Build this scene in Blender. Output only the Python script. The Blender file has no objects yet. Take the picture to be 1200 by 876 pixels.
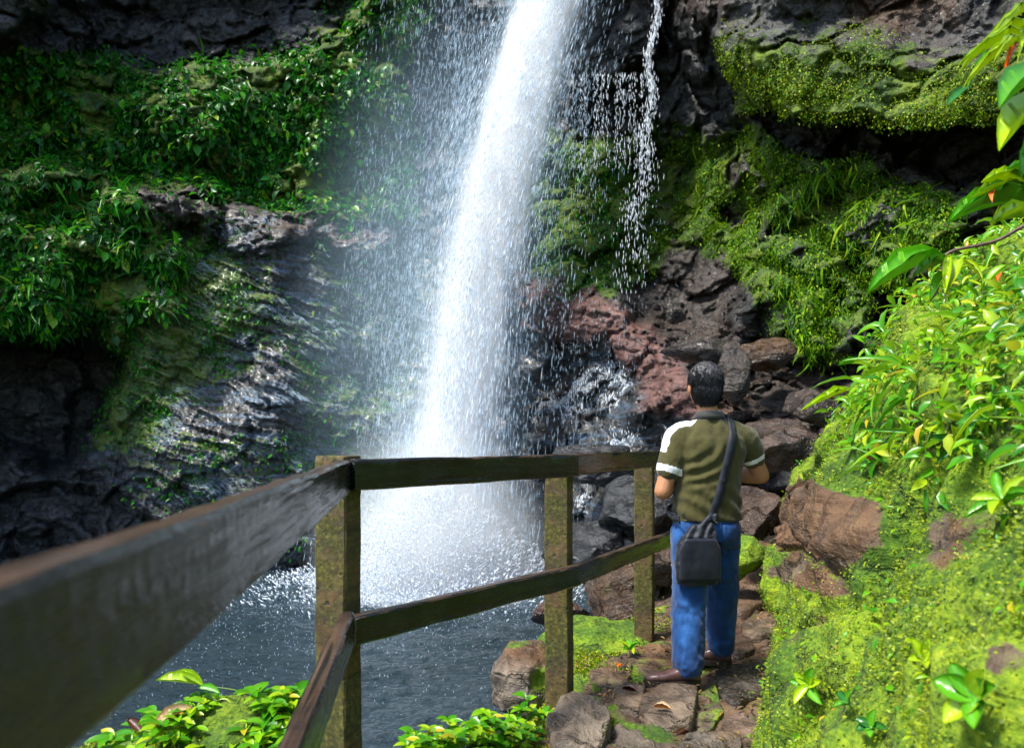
import bpy, bmesh, math, random
import numpy as np
from mathutils import Vector, Matrix
from mathutils.bvhtree import BVHTree

random.seed(7)
RNG = np.random.default_rng(11)
scene = bpy.context.scene
COL = scene.collection
F = 850.0; CX = 600.0; HY = 518.0; CAMZ = 1.28

def P(px, py, Y):
    return Vector(((px - CX) / F * Y, Y, CAMZ - (py - HY) / F * Y))
def G(px, py, z=0.0):
    Y = (CAMZ - z) * F / (py - HY)
    return Vector(((px - CX) / F * Y, Y, z))
def proj(co):
    y = np.maximum(co[:, 1], 0.05)
    return CX + co[:, 0] / y * F, HY - (co[:, 2] - CAMZ) / y * F

# ------------------------------------------------------------------ noise
def _hash(ix, iy, iz, seed):
    h = (ix * 374761393 + iy * 668265263 + iz * 2147483647 + seed * 974634287) & 0xFFFFFFFF
    h = ((h ^ (h >> 13)) * 1274126177) & 0xFFFFFFFF
    h = ((h ^ (h >> 16)) * 2246822519) & 0xFFFFFFFF
    return (h ^ (h >> 15)) & 0xFFFFFFFF
def vnoise(p, seed=0):
    p = np.asarray(p, float)
    i = np.floor(p).astype(np.int64); f = p - i
    u = f * f * f * (f * (f * 6 - 15) + 10)
    r = np.zeros(len(p))
    for dx in (0, 1):
        wx = u[:, 0] if dx else 1 - u[:, 0]
        for dy in (0, 1):
            wy = u[:, 1] if dy else 1 - u[:, 1]
            for dz in (0, 1):
                wz = u[:, 2] if dz else 1 - u[:, 2]
                h = _hash(i[:, 0] + dx, i[:, 1] + dy, i[:, 2] + dz, seed)
                gx = (h & 1023) / 511.5 - 1; gy = ((h >> 10) & 1023) / 511.5 - 1; gz = ((h >> 20) & 1023) / 511.5 - 1
                r += wx * wy * wz * (gx * (f[:, 0] - dx) + gy * (f[:, 1] - dy) + gz * (f[:, 2] - dz))
    return r * 1.2
def fbm(p, oct=4, seed=0, gain=0.5, lac=2.03):
    p = np.asarray(p, float); r = np.zeros(len(p)); a = 1.0
    for k in range(oct):
        r += a * vnoise(p, seed + k * 17); p = p * lac + 3.7; a *= gain
    return r
def worley(p, seed=0):
    """F1, F2 and a random value per cell"""
    p = np.asarray(p, float); i = np.floor(p).astype(np.int64)
    f1 = np.full(len(p), 9.0); f2 = np.full(len(p), 9.0); idv = np.zeros(len(p))
    for dx in (-1, 0, 1):
        for dy in (-1, 0, 1):
            for dz in (-1, 0, 1):
                h = _hash(i[:, 0] + dx, i[:, 1] + dy, i[:, 2] + dz, seed)
                q = np.stack([i[:, 0] + dx + (h & 1023) / 1023, i[:, 1] + dy + ((h >> 10) & 1023) / 1023, i[:, 2] + dz + ((h >> 20) & 1023) / 1023], 1)
                d = np.sqrt(((q - p) ** 2).sum(1))
                m = d < f1
                f2 = np.where(m, f1, np.minimum(f2, d)); idv = np.where(m, ((h >> 5) & 4095) / 4095, idv); f1 = np.where(m, d, f1)
    return f1, f2, idv
def sstep(a, b, x):
    t = np.clip((x - a) / (b - a), 0, 1); return t * t * (3 - 2 * t)
def poly_sd(px, py, poly):
    """signed distance, positive inside"""
    d = np.full(px.shape, 1e9); ins = np.zeros(px.shape, bool); n = len(poly)
    for k in range(n):
        x0, y0 = poly[k]; x1, y1 = poly[(k + 1) % n]
        ex, ey = x1 - x0, y1 - y0; L = ex * ex + ey * ey + 1e-12
        t = np.clip(((px - x0) * ex + (py - y0) * ey) / L, 0, 1)
        d = np.minimum(d, np.hypot(px - x0 - t * ex, py - y0 - t * ey))
        c = (y0 > py) != (y1 > py)
        xi = x0 + (py - y0) * ex / (ey if abs(ey) > 1e-9 else 1e-9)
        ins ^= c & (px < xi)
    return np.where(ins, d, -d)
def line_d(px, py, pts):
    d = np.full(px.shape, 1e9)
    for (x0, y0), (x1, y1) in zip(pts[:-1], pts[1:]):
        ex, ey = x1 - x0, y1 - y0; L = ex * ex + ey * ey + 1e-12
        t = np.clip(((px - x0) * ex + (py - y0) * ey) / L, 0, 1)
        d = np.minimum(d, np.hypot(px - x0 - t * ex, py - y0 - t * ey))
    return d

# ------------------------------------------------------------------ objects
def tag(o, label=None, cat=None, group=None, kind=None):
    if label: o['label'] = label
    if cat: o['category'] = cat
    if group: o['group'] = group
    if kind: o['kind'] = kind
    return o
def empty(name, loc=(0, 0, 0), label=None, cat=None, group=None):
    o = bpy.data.objects.new(name, None); COL.objects.link(o); o.location = loc; o.empty_display_size = 0.1
    return tag(o, label, cat, group)
def link(name, me, mat=None, parent=None, loc=None):
    o = bpy.data.objects.new(name, me); COL.objects.link(o)
    if mat is not None and not me.materials:
        for m in (mat if isinstance(mat, (list, tuple)) else [mat]): me.materials.append(m)
    if parent: o.parent = parent
    if loc is not None: o.location = loc
    return o
def np_mesh(name, co, faces, smooth=True, attrs=None, midx=None):
    """faces: int array (n,3) or (n,4)"""
    co = np.asarray(co, np.float32); faces = np.asarray(faces, np.int32)
    me = bpy.data.meshes.new(name); n, k = faces.shape
    me.vertices.add(len(co)); me.vertices.foreach_set('co', co.ravel())
    me.loops.add(n * k); me.loops.foreach_set('vertex_index', faces.ravel())
    me.polygons.add(n); me.polygons.foreach_set('loop_start', np.arange(0, n * k, k, dtype=np.int32))
    if smooth: me.polygons.foreach_set('use_smooth', np.ones(n, bool))
    if midx is not None: me.polygons.foreach_set('material_index', np.asarray(midx, np.int32))
    for an, av in (attrs or {}).items():
        a = me.attributes.new(an, 'FLOAT', 'POINT'); a.data.foreach_set('value', np.asarray(av, np.float32))
    me.update(calc_edges=True)
    return me
def grid_faces(nu, nv):
    i = np.arange(nu * nv).reshape(nu, nv)
    return np.stack([i[:-1, :-1], i[1:, :-1], i[1:, 1:], i[:-1, 1:]], -1).reshape(-1, 4)
def grid_normals(co, nu, nv):
    g = co.reshape(nu, nv, 3)
    du = np.gradient(g, axis=0); dv = np.gradient(g, axis=1)
    n = np.cross(du, dv); n /= np.linalg.norm(n, axis=2, keepdims=True) + 1e-9
    return n.reshape(-1, 3)
def me_arrays(me):
    co = np.empty(len(me.vertices) * 3, np.float32); me.vertices.foreach_get('co', co)
    no = np.empty(len(me.vertices) * 3, np.float32); me.vertices.foreach_get('normal', no)
    return co.reshape(-1, 3).astype(float), no.reshape(-1, 3).astype(float)
def set_co(me, co):
    me.vertices.foreach_set('co', np.asarray(co, np.float32).ravel()); me.update()

# ------------------------------------------------------------------ materials
class NT:
    def __init__(s, name):
        s.m = bpy.data.materials.new(name); s.m.use_nodes = True
        s.t = s.m.node_tree; s.t.nodes.clear()
        s.out = s.t.nodes.new('ShaderNodeOutputMaterial')
    def n(s, typ, **kw):
        nd = s.t.nodes.new('ShaderNode' + typ)
        for k, v in kw.items():
            if k in ('ins',): continue
            setattr(nd, k, v)
        for k, v in (kw.get('ins') or {}).items(): s.set(nd, k, v)
        return nd
    def set(s, nd, k, v):
        sock = nd.inputs[k]
        if isinstance(v, bpy.types.NodeSocket): s.t.links.new(v, sock)
        elif isinstance(v, (tuple, list)) and sock.type == 'RGBA' and len(v) == 3: sock.default_value = (*v, 1)
        else: sock.default_value = v
    def coord(s, scale=(1, 1, 1), rot=(0, 0, 0)):
        tc = s.n('TexCoord'); mp = s.n('Mapping', ins={'Vector': tc.outputs['Object'], 'Scale': scale, 'Rotation': rot})
        return mp.outputs[0]
    def noise(s, scale, detail=6, rough=0.55, vec=None, dist=0.0):
        nd = s.n('TexNoise', ins={'Scale': scale, 'Detail': detail, 'Roughness': rough, 'Distortion': dist})
        s.set(nd, 'Vector', vec if vec is not None else s.coord())
        return nd.outputs['Fac']
    def vor(s, scale, vec=None, feat='F1'):
        nd = s.n('TexVoronoi', feature=feat, ins={'Scale': scale})
        s.set(nd, 'Vector', vec if vec is not None else s.coord()); return nd.outputs['Distance']
    def ramp(s, fac, stops):
        nd = s.n('ValToRGB'); cr = nd.color_ramp
        while len(cr.elements) < len(stops): cr.elements.new(0.5)
        for e, (p, c) in zip(cr.elements, stops):
            e.position = p; e.color = (*c, 1) if len(c) == 3 else c
        s.t.links.new(fac, nd.inputs[0]); return nd.outputs[0]
    def mix(s, fac, a, b, mode='MIX'):
        nd = s.n('Mix', data_type='RGBA', blend_type=mode)
        s.set(nd, 0, fac); s.set(nd, 6, a); s.set(nd, 7, b); return nd.outputs[2]
    def math(s, op, a, b=0.0, clamp=False):
        nd = s.n('Math', operation=op, use_clamp=clamp); s.set(nd, 0, a); s.set(nd, 1, b); return nd.outputs[0]
    def attr(s, name): return s.n('Attribute', attribute_name=name).outputs['Fac']
    def mapr(s, v, a, b, c=0.0, d=1.0):
        nd = s.n('MapRange', interpolation_type='SMOOTHSTEP', ins={0: v, 1: a, 2: b, 3: c, 4: d}); return nd.outputs[0]
    def bump(s, h, strength, dist, normal=None):
        nd = s.n('Bump', ins={'Strength': strength, 'Distance': dist, 'Height': h})
        if normal is not None: s.set(nd, 'Normal', normal)
        return nd.outputs[0]
    def bsdf(s, **kw):
        nd = s.n('BsdfPrincipled'); names = dict(base='Base Color', rough='Roughness', spec='Specular IOR Level', nrm='Normal', metal='Metallic', coat='Coat Weight', coatr='Coat Roughness', sheen='Sheen Weight', sss='Subsurface Weight', trans='Transmission Weight', ior='IOR')
        for k, v in kw.items(): s.set(nd, names[k], v)
        return nd.outputs[0]
    def done(s, shader, vol=False):
        s.t.links.new(shader, s.out.inputs['Volume' if vol else 'Surface']); return s.m

def rock_material(name, dark, light, mossy=True, rough=(0.22, 0.55), bump=0.9, bs=1.0, mk=1.0, cs=1.5):
    t = NT(name)
    n1 = t.noise(1.3, 9, 0.62); n2 = t.noise(7.0, 8, 0.65); n3 = t.noise(38, 4, 0.6)
    lay = t.noise(2.2, 8, 0.6, t.coord((0.45, 0.45, 6.0), (0, -0.35, 0)), 0.35)
    c = t.ramp(n1, [(0.3, dark), (0.5, tuple(0.55 * a + 0.45 * b for a, b in zip(dark, light))), (0.72, light)])
    c = t.mix(t.mapr(lay, 0.42, 0.62), c, t.mix(0.5, c, (light[0] * 1.3, light[1] * 1.25, light[2] * 1.2)))
    c = t.mix(t.mapr(n2, 0.38, 0.6), t.mix(0.6, c, (dark[0] * 0.5, dark[1] * 0.5, dark[2] * 0.5)), c)
    red = t.attr('red'); brn = t.attr('brown')
    c = t.mix(t.math('MULTIPLY', red, t.mapr(n2, 0.25, 0.55), True), c, t.ramp(t.noise(5, 8, 0.7), [(0.3, (0.09 * bs ** 0.5, 0.036 * bs ** 0.5, 0.03 * bs ** 0.5)), (0.6, (0.24 * bs ** 0.5, 0.115 * bs ** 0.5, 0.095 * bs ** 0.5)), (0.8, (0.42 * bs ** 0.5, 0.26 * bs ** 0.5, 0.23 * bs ** 0.5))]))
    c = t.mix(t.math('MULTIPLY', brn, t.mapr(n2, 0.2, 0.5), True), c, t.ramp(t.noise(6, 8, 0.7), [(0.3, (0.045 * bs, 0.02 * bs, 0.008 * bs)), (0.55, (0.13 * bs, 0.062 * bs, 0.024 * bs)), (0.8, (0.26 * bs, 0.16 * bs, 0.08 * bs))]))
    r = t.mapr(n2, 0.3, 0.7, rough[0], rough[1])
    slate = t.attr('slate')
    c = t.mix(t.math('MULTIPLY', slate, t.mapr(lay, 0.48, 0.6), True), c, (0.055, 0.09, 0.135))  # blue sky sheen of the wet layers put into the colour
    r = t.math('MULTIPLY', r, t.mapr(slate, 0, 1, 1.0, 0.85))
    if mossy:
        ms = t.attr('moss')
        mf = t.mapr(t.math('ADD', t.math('MULTIPLY', ms, 1.25), t.math('MULTIPLY', t.math('SUBTRACT', t.noise(3.5, 9, 0.7), 0.5), 1.5)), 0.42, 0.66)
        mc = t.ramp(t.math('ADD', t.math('MULTIPLY', t.noise(2.0, 8, 0.65), 0.6), t.math('MULTIPLY', t.noise(45, 3, 0.6), 0.4)),
                    [(0.32, (0.010 * mk, 0.03 * mk, 0.002)), (0.47, (0.045 * mk, 0.10 * mk, 0.003)), (0.57, (0.13 * mk, 0.20 * mk, 0.005)), (0.7, (0.27 * mk, 0.31 * mk, 0.012))])
        c = t.mix(mf, c, mc); r = t.math('ADD', t.math('MULTIPLY', mf, 0.5), r, True)
    h = t.math('ADD', t.math('MULTIPLY', n2, 1.0), t.math('MULTIPLY', n3, 0.25))
    h = t.math('ADD', h, t.math('MULTIPLY', lay, 0.8))
    dv = t.n('VectorMath', operation='ADD'); nv_ = t.n('TexNoise', ins={'Scale': 1.7, 'Detail': 7.0, 'Roughness': 0.65}); t.set(nv_, 'Vector', t.coord()); t.set(dv, 0, t.coord((1, 1, 1.6))); t.set(dv, 1, nv_.outputs['Color'])
    crk = t.mapr(t.vor(cs, dv.outputs[0], 'DISTANCE_TO_EDGE'), 0.0, 0.045)
    h = t.math('ADD', h, t.math('MULTIPLY', t.math('MULTIPLY', crk, t.mapr(n1, 0.35, 0.6)), 0.45)); c = t.mix(t.mapr(crk, 0, 1, 0.3, 0.0), c, (0.008, 0.006, 0.005))
    return t.done(t.bsdf(base=c, rough=r, spec=t.mapr(slate, 0, 1, 0.5, 0.7), coat=t.math('MULTIPLY', slate, 0.35), coatr=0.25, nrm=t.bump(h, bump, 0.06)))

def leaf_material(name, stops, rough=0.35, trans=0.35, spec=0.4, tcol=(0.25, 0.4, 0.02)):
    t = NT(name)
    rnd = t.n('NewGeometry').outputs['Random Per Island']
    c = t.ramp(rnd, stops)
    n = t.noise(30, 3); c = t.mix(t.mapr(n, 0.4, 0.75, 0.0, 0.25), c, t.mix(0.5, c, (0.20, 0.3, 0.01)))
    b = t.bsdf(base=c, rough=rough, spec=spec)
    tr = t.n('BsdfTranslucent', ins={'Color': t.mix(0.5, c, tcol)}).outputs[0]
    mx = t.n('MixShader', ins={0: trans, 1: b, 2: tr}).outputs[0]
    return t.done(mx)

# ------------------------------------------------------------------ leaves
def leaf_template(nl=4, fold=0.18, curl=0.35, shape='oval'):
    """unit leaf along +X, normal +Z; returns verts and quads"""
    v = []; 
    for k in range(nl + 1):
        u = k / nl
        if shape == 'oval': w = 0.5 * math.sin(math.pi * min(1, u * 0.97 + 0.02)) ** 0.75
        elif shape == 'blade': w = 0.5 * (1 - u) ** 0.6 * min(1, 0.35 + u * 3)
        else: w = 0.5 * math.sin(math.pi * u ** 0.7) ** 0.9
        z = -curl * u * u
        for s in (-1, 0, 1):
            v.append((u, s * w, z + (fold * w * 2 if s else 0)))
    f = []
    for k in range(nl):
        for s in (0, 1):
            a = k * 3 + s; f.append((a, a + 3, a + 4, a + 1))
    return np.array(v), np.array(f)
def scatter_leaves(name, pos, direction, up, length, width, tmpl, smooth=True):
    tv, tf = tmpl; n = len(pos); nv = len(tv)
    d = direction / (np.linalg.norm(direction, axis=1, keepdims=True) + 1e-9)
    s = np.cross(up, d); s /= np.linalg.norm(s, axis=1, keepdims=True) + 1e-9
    u = np.cross(d, s)
    L = np.asarray(length).reshape(-1, 1, 1); W = np.asarray(width).reshape(-1, 1, 1)
    co = pos[:, None, :] + d[:, None, :] * tv[None, :, 0:1] * L + s[:, None, :] * tv[None, :, 1:2] * W + u[:, None, :] * tv[None, :, 2:3] * L
    fa = (tf[None] + (np.arange(n) * nv)[:, None, None]).reshape(-1, tf.shape[1])
    return np_mesh(name, co.reshape(-1, 3), fa, smooth)
def rnd_unit(n):
    v = RNG.normal(size=(n, 3)); return v / np.linalg.norm(v, axis=1, keepdims=True)

# ------------------------------------------------------------------ camera, light, world
cam = bpy.data.cameras.new('camera'); camo = bpy.data.objects.new('camera', cam); COL.objects.link(camo)
camo.location = (0, 0, CAMZ); camo.rotation_euler = (math.radians(90), 0, 0)
cam.sensor_width = 36; cam.lens = F / 1200 * 36; cam.shift_y = (HY - 438) / 1200.0
cam.clip_start = 0.02; cam.clip_end = 500
cam.dof.use_dof = True; cam.dof.focus_distance = 4.6; cam.dof.aperture_fstop = 4.0
scene.camera = camo
SUN = Vector((-0.46, -0.27, 1.0)).normalized()
sl = bpy.data.lights.new('sun', 'SUN'); so = bpy.data.objects.new('sun', sl); COL.objects.link(so)
sl.energy = 3.7; sl.angle = math.radians(12); sl.color = (1, 0.95, 0.85)
so.rotation_euler = SUN.to_track_quat('Z', 'Y').to_euler()
w = bpy.data.worlds.new('World'); scene.world = w; w.use_nodes = True
wt = w.node_tree; bg = wt.nodes['Background']; sky = wt.nodes.new('ShaderNodeTexSky'); sky.sky_type = 'NISHITA'; sky.sun_disc = False
sky.sun_elevation = math.asin(SUN.z); sky.sun_rotation = math.atan2(SUN.x, SUN.y)
wt.links.new(sky.outputs[0], bg.inputs[0]); bg.inputs[1].default_value = 0.15
vs = scene.view_settings; vs.view_transform = 'Standard'; vs.look = 'None'; vs.exposure = 1.27; vs.gamma = 1; vs.use_curve_mapping = False
cy = scene.cycles; cy.use_denoising = True; cy.max_bounces = 8; cy.diffuse_bounces = 4; cy.glossy_bounces = 3; cy.transmission_bounces = 4; cy.transparent_max_bounces = 8; cy.volume_bounces = 5; cy.volume_step_rate = 0.5; cy.volume_preview_step_rate = 0.12; cy.volume_max_steps = 256
cy.caustics_reflective = False; cy.caustics_refractive = False
# ================================================================== CLIFF (rock wall round the pool)
M_cliff = rock_material('wet_cliff_rock', (0.008, 0.009, 0.010), (0.05, 0.05, 0.052), bs=0.4, mk=0.72)
M_ground = rock_material('trodden_earth', (0.03, 0.02, 0.012), (0.16, 0.11, 0.07), rough=(0.35, 0.75))
M_stone = rock_material('path_stone', (0.05, 0.042, 0.034), (0.24, 0.19, 0.14), rough=(0.28, 0.6))
M_boulder = rock_material('wet_boulder', (0.012, 0.011, 0.011), (0.07, 0.055, 0.045), rough=(0.08, 0.38), bs=0.5, mk=0.7, bump=1.0)
M_black = rock_material('black_wet_rock', (0.006, 0.007, 0.008), (0.035, 0.038, 0.042), rough=(0.08, 0.3))
M_bank = rock_material('mossy_bank_rock', (0.03, 0.024, 0.018), (0.15, 0.12, 0.08), rough=(0.4, 0.8), mk=1.25)

AX = np.array([-450, 0, 150, 300, 450, 600, 750, 850, 950, 1050, 1250, 1650.0])
AY = np.array([-480, 0, 120, 220, 400, 520, 660, 760.0])
AT = np.array([
    [9.0, 13.6, 14.2, 14.6, 15.0, 14.8, 13.6, 11.0, 9.6, 8.8, 7.8, 6.5],
    [8.8, 13.2, 13.9, 14.2, 14.4, 14.3, 13.2, 10.6, 9.6, 8.8, 7.8, 6.5],
    [8.7, 12.9, 13.4, 13.8, 14.2, 14.2, 13.2, 11.6, 10.2, 9.4, 8.2, 6.5],
    [8.6, 12.4, 13.0, 13.3, 13.9, 14.0, 13.0, 11.6, 10.1, 9.3, 8.1, 6.5],
    [8.4, 12.0, 12.3, 12.4, 13.2, 13.2, 11.2, 10.0, 9.2, 8.5, 7.5, 6.3],
    [8.2, 11.8, 11.9, 11.9, 12.6, 12.6, 9.7, 8.4, 7.9, 7.4, 6.8, 6.0],
    [8.0, 11.3, 11.5, 11.6, 12.0, 12.0, 8.5, 7.2, 6.8, 6.5, 6.2, 5.8],
    [7.9, 11.1, 11.3, 11.4, 11.8, 11.8, 8.2, 7.0, 6.6, 6.3, 6.0, 5.6]])
def interp2(px, py):
    def ax(v, A):
        k = np.clip(np.searchsorted(A, v) - 1, 0, len(A) - 2); f = np.clip((v - A[k]) / (A[k + 1] - A[k]), 0, 1)
        return k, f * f * (3 - 2 * f) * 0.6 + f * 0.4
    i, fi = ax(px, AX); j, fj = ax(py, AY)
    return (AT[j, i] * (1 - fi) + AT[j, i + 1] * fi) * (1 - fj) + (AT[j + 1, i] * (1 - fi) + AT[j + 1, i + 1] * fi) * fj

gx = np.concatenate([np.linspace(-450, -22, 70), np.arange(-20, 1221, 2.2), np.linspace(1224, 1650, 60)])
gy = np.concatenate([np.linspace(-480, -22, 70), np.arange(-20, 701, 2.2), np.linspace(704, 760, 12)])
PX, PY = [a.ravel() for a in np.meshgrid(gx, gy, indexing='ij')]
NU, NV = len(gx), len(gy)
Y = interp2(PX, PY)
def world(px, py, Y): return np.stack([(px - CX) / F * Y, Y, CAMZ - (py - HY) / F * Y], 1)
W0 = world(PX, PY, Y)
wob = np.stack([fbm(W0 * 0.9, 4, 3), fbm(W0 * 0.9, 4, 31)], 1)
QX, QY = PX + wob[:, 0] * 34, PY + wob[:, 1] * 26          # the outlines of rock masses wander
def region(poly, soft): return sstep(-soft, soft, poly_sd(QX, QY, poly))
# large rock masses
Y += 0.75 * fbm(W0 * 0.34, 4, 5)
# left: dark overhung recess along the top
m_rec = region([(95, -40), (430, -60), (420, 45), (300, 62), (200, 78), (110, 70)], 14); Y += 1.0 * m_rec
Y -= 1.3 * region([(-60, -200), (60, -200), (45, 20), (10, 45), (-60, 40)], 6)
# left: pale ledge crossing below the leaves, and the overgrown mound
d_led = line_d(QX, QY, [(140, 212), (215, 240), (300, 262), (380, 268), (450, 292)])
Y -= 0.75 * sstep(34, 6, d_led) * sstep(-6, 10, QY - 205)
m_mound = region([(-120, 175), (70, 195), (165, 225), (222, 300), (205, 370), (150, 372), (60, 392), (-120, 395)], 16); Y -= 0.7 * m_mound
m_cave = region([(-150, 408), (60, 398), (130, 418), (140, 500), (90, 530), (-150, 520)], 18); Y += 1.5 * m_cave
m_slate = region([(160, 360), (215, 300), (300, 270), (440, 285), (560, 330), (560, 640), (250, 640), (150, 560), (110, 500)], 40)
# recess behind the fall and grey slab beside it
m_slab = region([(665, -60), (760, -60), (762, 84), (700, 92), (672, 84)], 4); Y -= 1.0 * m_slab
Y += 0.8 * region([(668, 92), (770, 92), (775, 165), (690, 175)], 8)
m_dark = region([(755, 180), (860, 150), (880, 300), (850, 395), (770, 390), (745, 320)], 24); Y += 1.1 * m_dark + 0.5 * region([(765, 60), (845, 40), (850, 170), (770, 190)], 18)
# red ridge
d_red = line_d(QX, QY, [(600, 348), (680, 362), (742, 400), (770, 440), (830, 498)])
m_red = sstep(40, 22, d_red); Y -= 0.8 * sstep(60, 10, d_red)
# right: great overhanging slab, crevices under it
m_over = region([(842, -300), (1700, -300), (1700, 128), (1180, 138), (1010, 132), (868, 122), (850, 60)], 4)
Y -= 1.1 * m_over * (0.75 + 0.25 * sstep(20, 90, PY)) 
Y += 0.35 * m_over * sstep(70, 30, QY)
m_top = region([(1000, -300), (1150, -300), (1120, 20), (1060, 48), (1000, 30)], 12)
m_cre = np.maximum(region([(865, 128), (985, 140), (1002, 175), (985, 196), (930, 190)], 6), region([(1015, 142), (1190, 148), (1190, 215), (1120, 218), (1040, 180)], 8))
Y += 0.5 * m_cre
m_hole = region([(1018, 345), (1068, 330), (1068, 395), (1025, 400)], 6); Y += 1.0 * m_hole
m_gw = region([(815, 165), (900, 150), (1010, 185), (1040, 215), (1180, 215), (1180, 330), (1040, 360), (1010, 430), (940, 415), (880, 345), (822, 280)], 22)
Y -= 0.3 * m_gw
Y += 0.55 * m_gw * sstep(16, 3, line_d(QX, QY, [(872, 150), (884, 215), (850, 262)])) + 0.6 * m_gw * sstep(14, 3, line_d(QX, QY, [(905, 255), (960, 275), (1010, 300), (1015, 350)])) + 0.5 * m_gw * sstep(12, 3, line_d(QX, QY, [(890, 300), (930, 330), (985, 345), (978, 400)]))
W1 = world(PX, PY, Y)
# blocks, strata and grain
wz = W1 + 0.35 * np.stack([fbm(W1 * 1.1, 3, 51), fbm(W1 * 1.1, 3, 52), fbm(W1 * 1.1, 3, 53)], 1)
f1, f2, cid = worley(wz * np.array([0.75, 0.75, 1.1]), 4)
Y -= 0.55 * (cid - 0.5) * (1 - 0.6 * m_over) * (1 - 0.5 * m_slate) * (1 - 0.7 * m_red) - 0.16 * sstep(0.12, 0.0, f2 - f1) * (1 - 0.7 * m_slate)
f1, f2, cid = worley(wz * np.array([2.0, 2.0, 3.6]) + 9, 8)
Y -= (0.22 * (cid - 0.5) - 0.06 * sstep(0.14, 0.0, f2 - f1)) * (1 - 0.65 * m_over) * (1 - 0.7 * m_slate) * (1 + 0.5 * m_gw) * (1 - 0.7 * m_red)
q = W1[:, 2] * 0.93 + W1[:, 0] * 0.34 + 0.25 * fbm(W1 * 0.8, 3, 71)
st = q * 4.6 + 0.5 * fbm(W1 * np.array([0.5, .5, 1.2]), 3, 77); saw = st - np.floor(st)
st2 = q * 12.5 + 0.8 * fbm(W1 * np.array([0.9, 0.9, 2]), 3, 78); saw2 = st2 - np.floor(st2)
sw = 0.12 + 0.88 * np.maximum(m_slate, 0.7 * sstep(90, 40, d_red))
Y -= sw * (0.20 * (1 - saw) ** 0.8 * (0.55 + 0.9 * vnoise(np.stack([np.floor(st), W1[:, 0] * 0.7, W1[:, 1]], 1), 5)) + 0.085 * (1 - saw2)) - 0.12
Y -= 0.085 * fbm(W1 * 3.6, 5, 91, 0.6) * (1 - 0.5 * m_slab) * (1 - 0.55 * m_slate) * (1 - 0.5 * m_red)
CL = world(PX, PY, Y)
CLN = -grid_normals(CL, NU, NV)
CLN *= np.sign((CLN * -CL).sum(1) + 1e-9)[:, None]
big = fbm(CL * 0.8, 4, 201)
# where leaves and moss grow
m_leafL = region([(-80, 75), (90, 55), (130, 85), (215, 75), (300, 55), (395, 20), (440, -60), (500, -60), (485, 80), (470, 245), (425, 262), (335, 248), (240, 232), (150, 205), (60, 205), (-80, 190)], 14)
m_leafT = region([(350, -200), (470, -200), (470, 40), (390, 30)], 14)
m_mid = region([(628, 140), (740, 185), (768, 300), (700, 345), (625, 315)], 24)
upn = CLN[:, 2]
m_wet = region([(590, 380), (680, 380), (740, 440), (800, 500), (790, 640), (560, 660)], 30) * (1 - m_red)
moss = np.clip(0.95 * m_leafL + 0.9 * m_mound + 0.95 * m_gw + 0.9 * m_mid + 0.5 * m_leafT + 0.5 * region([(700, 150), (860, 120), (850, 260), (760, 330), (700, 340)], 40) + 0.55 * region([(100, 380), (260, 250), (300, 330), (240, 470), (170, 520), (120, 520)], 30) + (0.22 + 0.4 * np.clip(upn, 0, 1)) * m_slate * (big > -0.25), 0, 1)
moss = np.maximum(moss, m_over * np.clip(0.26 + 0.5 * sstep(30, 110, QY) - 0.7 * m_top - 0.5 * sstep(930, 850, QX) * sstep(60, 20, QY), 0, 1))
moss = moss * np.clip(1.1 - 0.75 * m_gw * sstep(0.0, -0.45, fbm(W1 * 1.7, 4, 207)), 0, 1)
moss = moss * (1 - m_cave) * (1 - m_cre) * (1 - 0.9 * m_hole) * (1 - 0.8 * m_rec) * (1 - m_slab) * (1 - m_red)
moss = np.where(PX < -40, 0.5, moss) 
red = np.clip(m_red + 0.55 * sstep(26, 8, d_led) * sstep(300, 400, QX), 0, 1)
brown = np.clip(0.75 * m_top + 0.35 * m_dark + 0.4 * sstep(30, 8, d_led) + 0.7 * region([(690, -80), (860, -80), (870, 40), (760, 0)], 20) + 0.35 * m_over * sstep(940, 1040, QX) * sstep(1150, 1050, QX) + 0.5 * region([(780, 380), (1000, 430), (980, 560), (860, 520)], 30), 0, 1)
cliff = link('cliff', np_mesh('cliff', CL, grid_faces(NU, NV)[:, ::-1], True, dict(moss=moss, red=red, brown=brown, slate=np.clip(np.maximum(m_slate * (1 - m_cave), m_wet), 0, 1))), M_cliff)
tag(cliff, 'dark wet rock cliff with moss curving round the pool behind the waterfall', 'cliff', kind='structure')

# ================================================================== GROUND
SHORE = [(-9, 1.5), (-3.2, 2.75), (-1.5, 3.2), (-0.95, 3.15), (-0.62, 2.95), (0.05, 3.38), (0.36, 4.3), (0.62, 5.0), (1.05, 5.7), (1.15, 6.4), (1.7, 7.4), (2.2, 8.6), (12, 9), (12, -5), (-9, -5)]
def ground_z(x, y):
    d = poly_sd(x, y, SHORE)
    p = np.stack([x, y, np.zeros_like(x)], 1)
    d = d + 0.12 * fbm(p * 2.2, 3, 301)
    z = -1.5 + 1.5 * sstep(-0.75, 0.12, d)
    land = sstep(-0.1, 0.3, d)
    rise = np.maximum(0, y - 5.2)
    z = z + land * (0.12 * np.minimum(rise, 2.0)) - 0.025 * land
    z += 0.05 * fbm(p * 1.6, 4, 311) + 0.035 * fbm(p * 7, 4, 321) * (0.4 + land)
    z += 0.26 * np.exp(-(((x + 1.12) / 0.4) ** 2 + ((y - 2.95) / 0.38) ** 2))      # grassy mound outside the rail
    return z
ux = np.concatenate([np.linspace(-14, -2, 60), np.arange(-1.98, 3.2, 0.022), np.linspace(3.25, 9, 40)])
uy = np.concatenate([np.linspace(-4, 1.2, 30), np.arange(1.22, 7.0, 0.022), np.linspace(7.05, 13.5, 50)])
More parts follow.
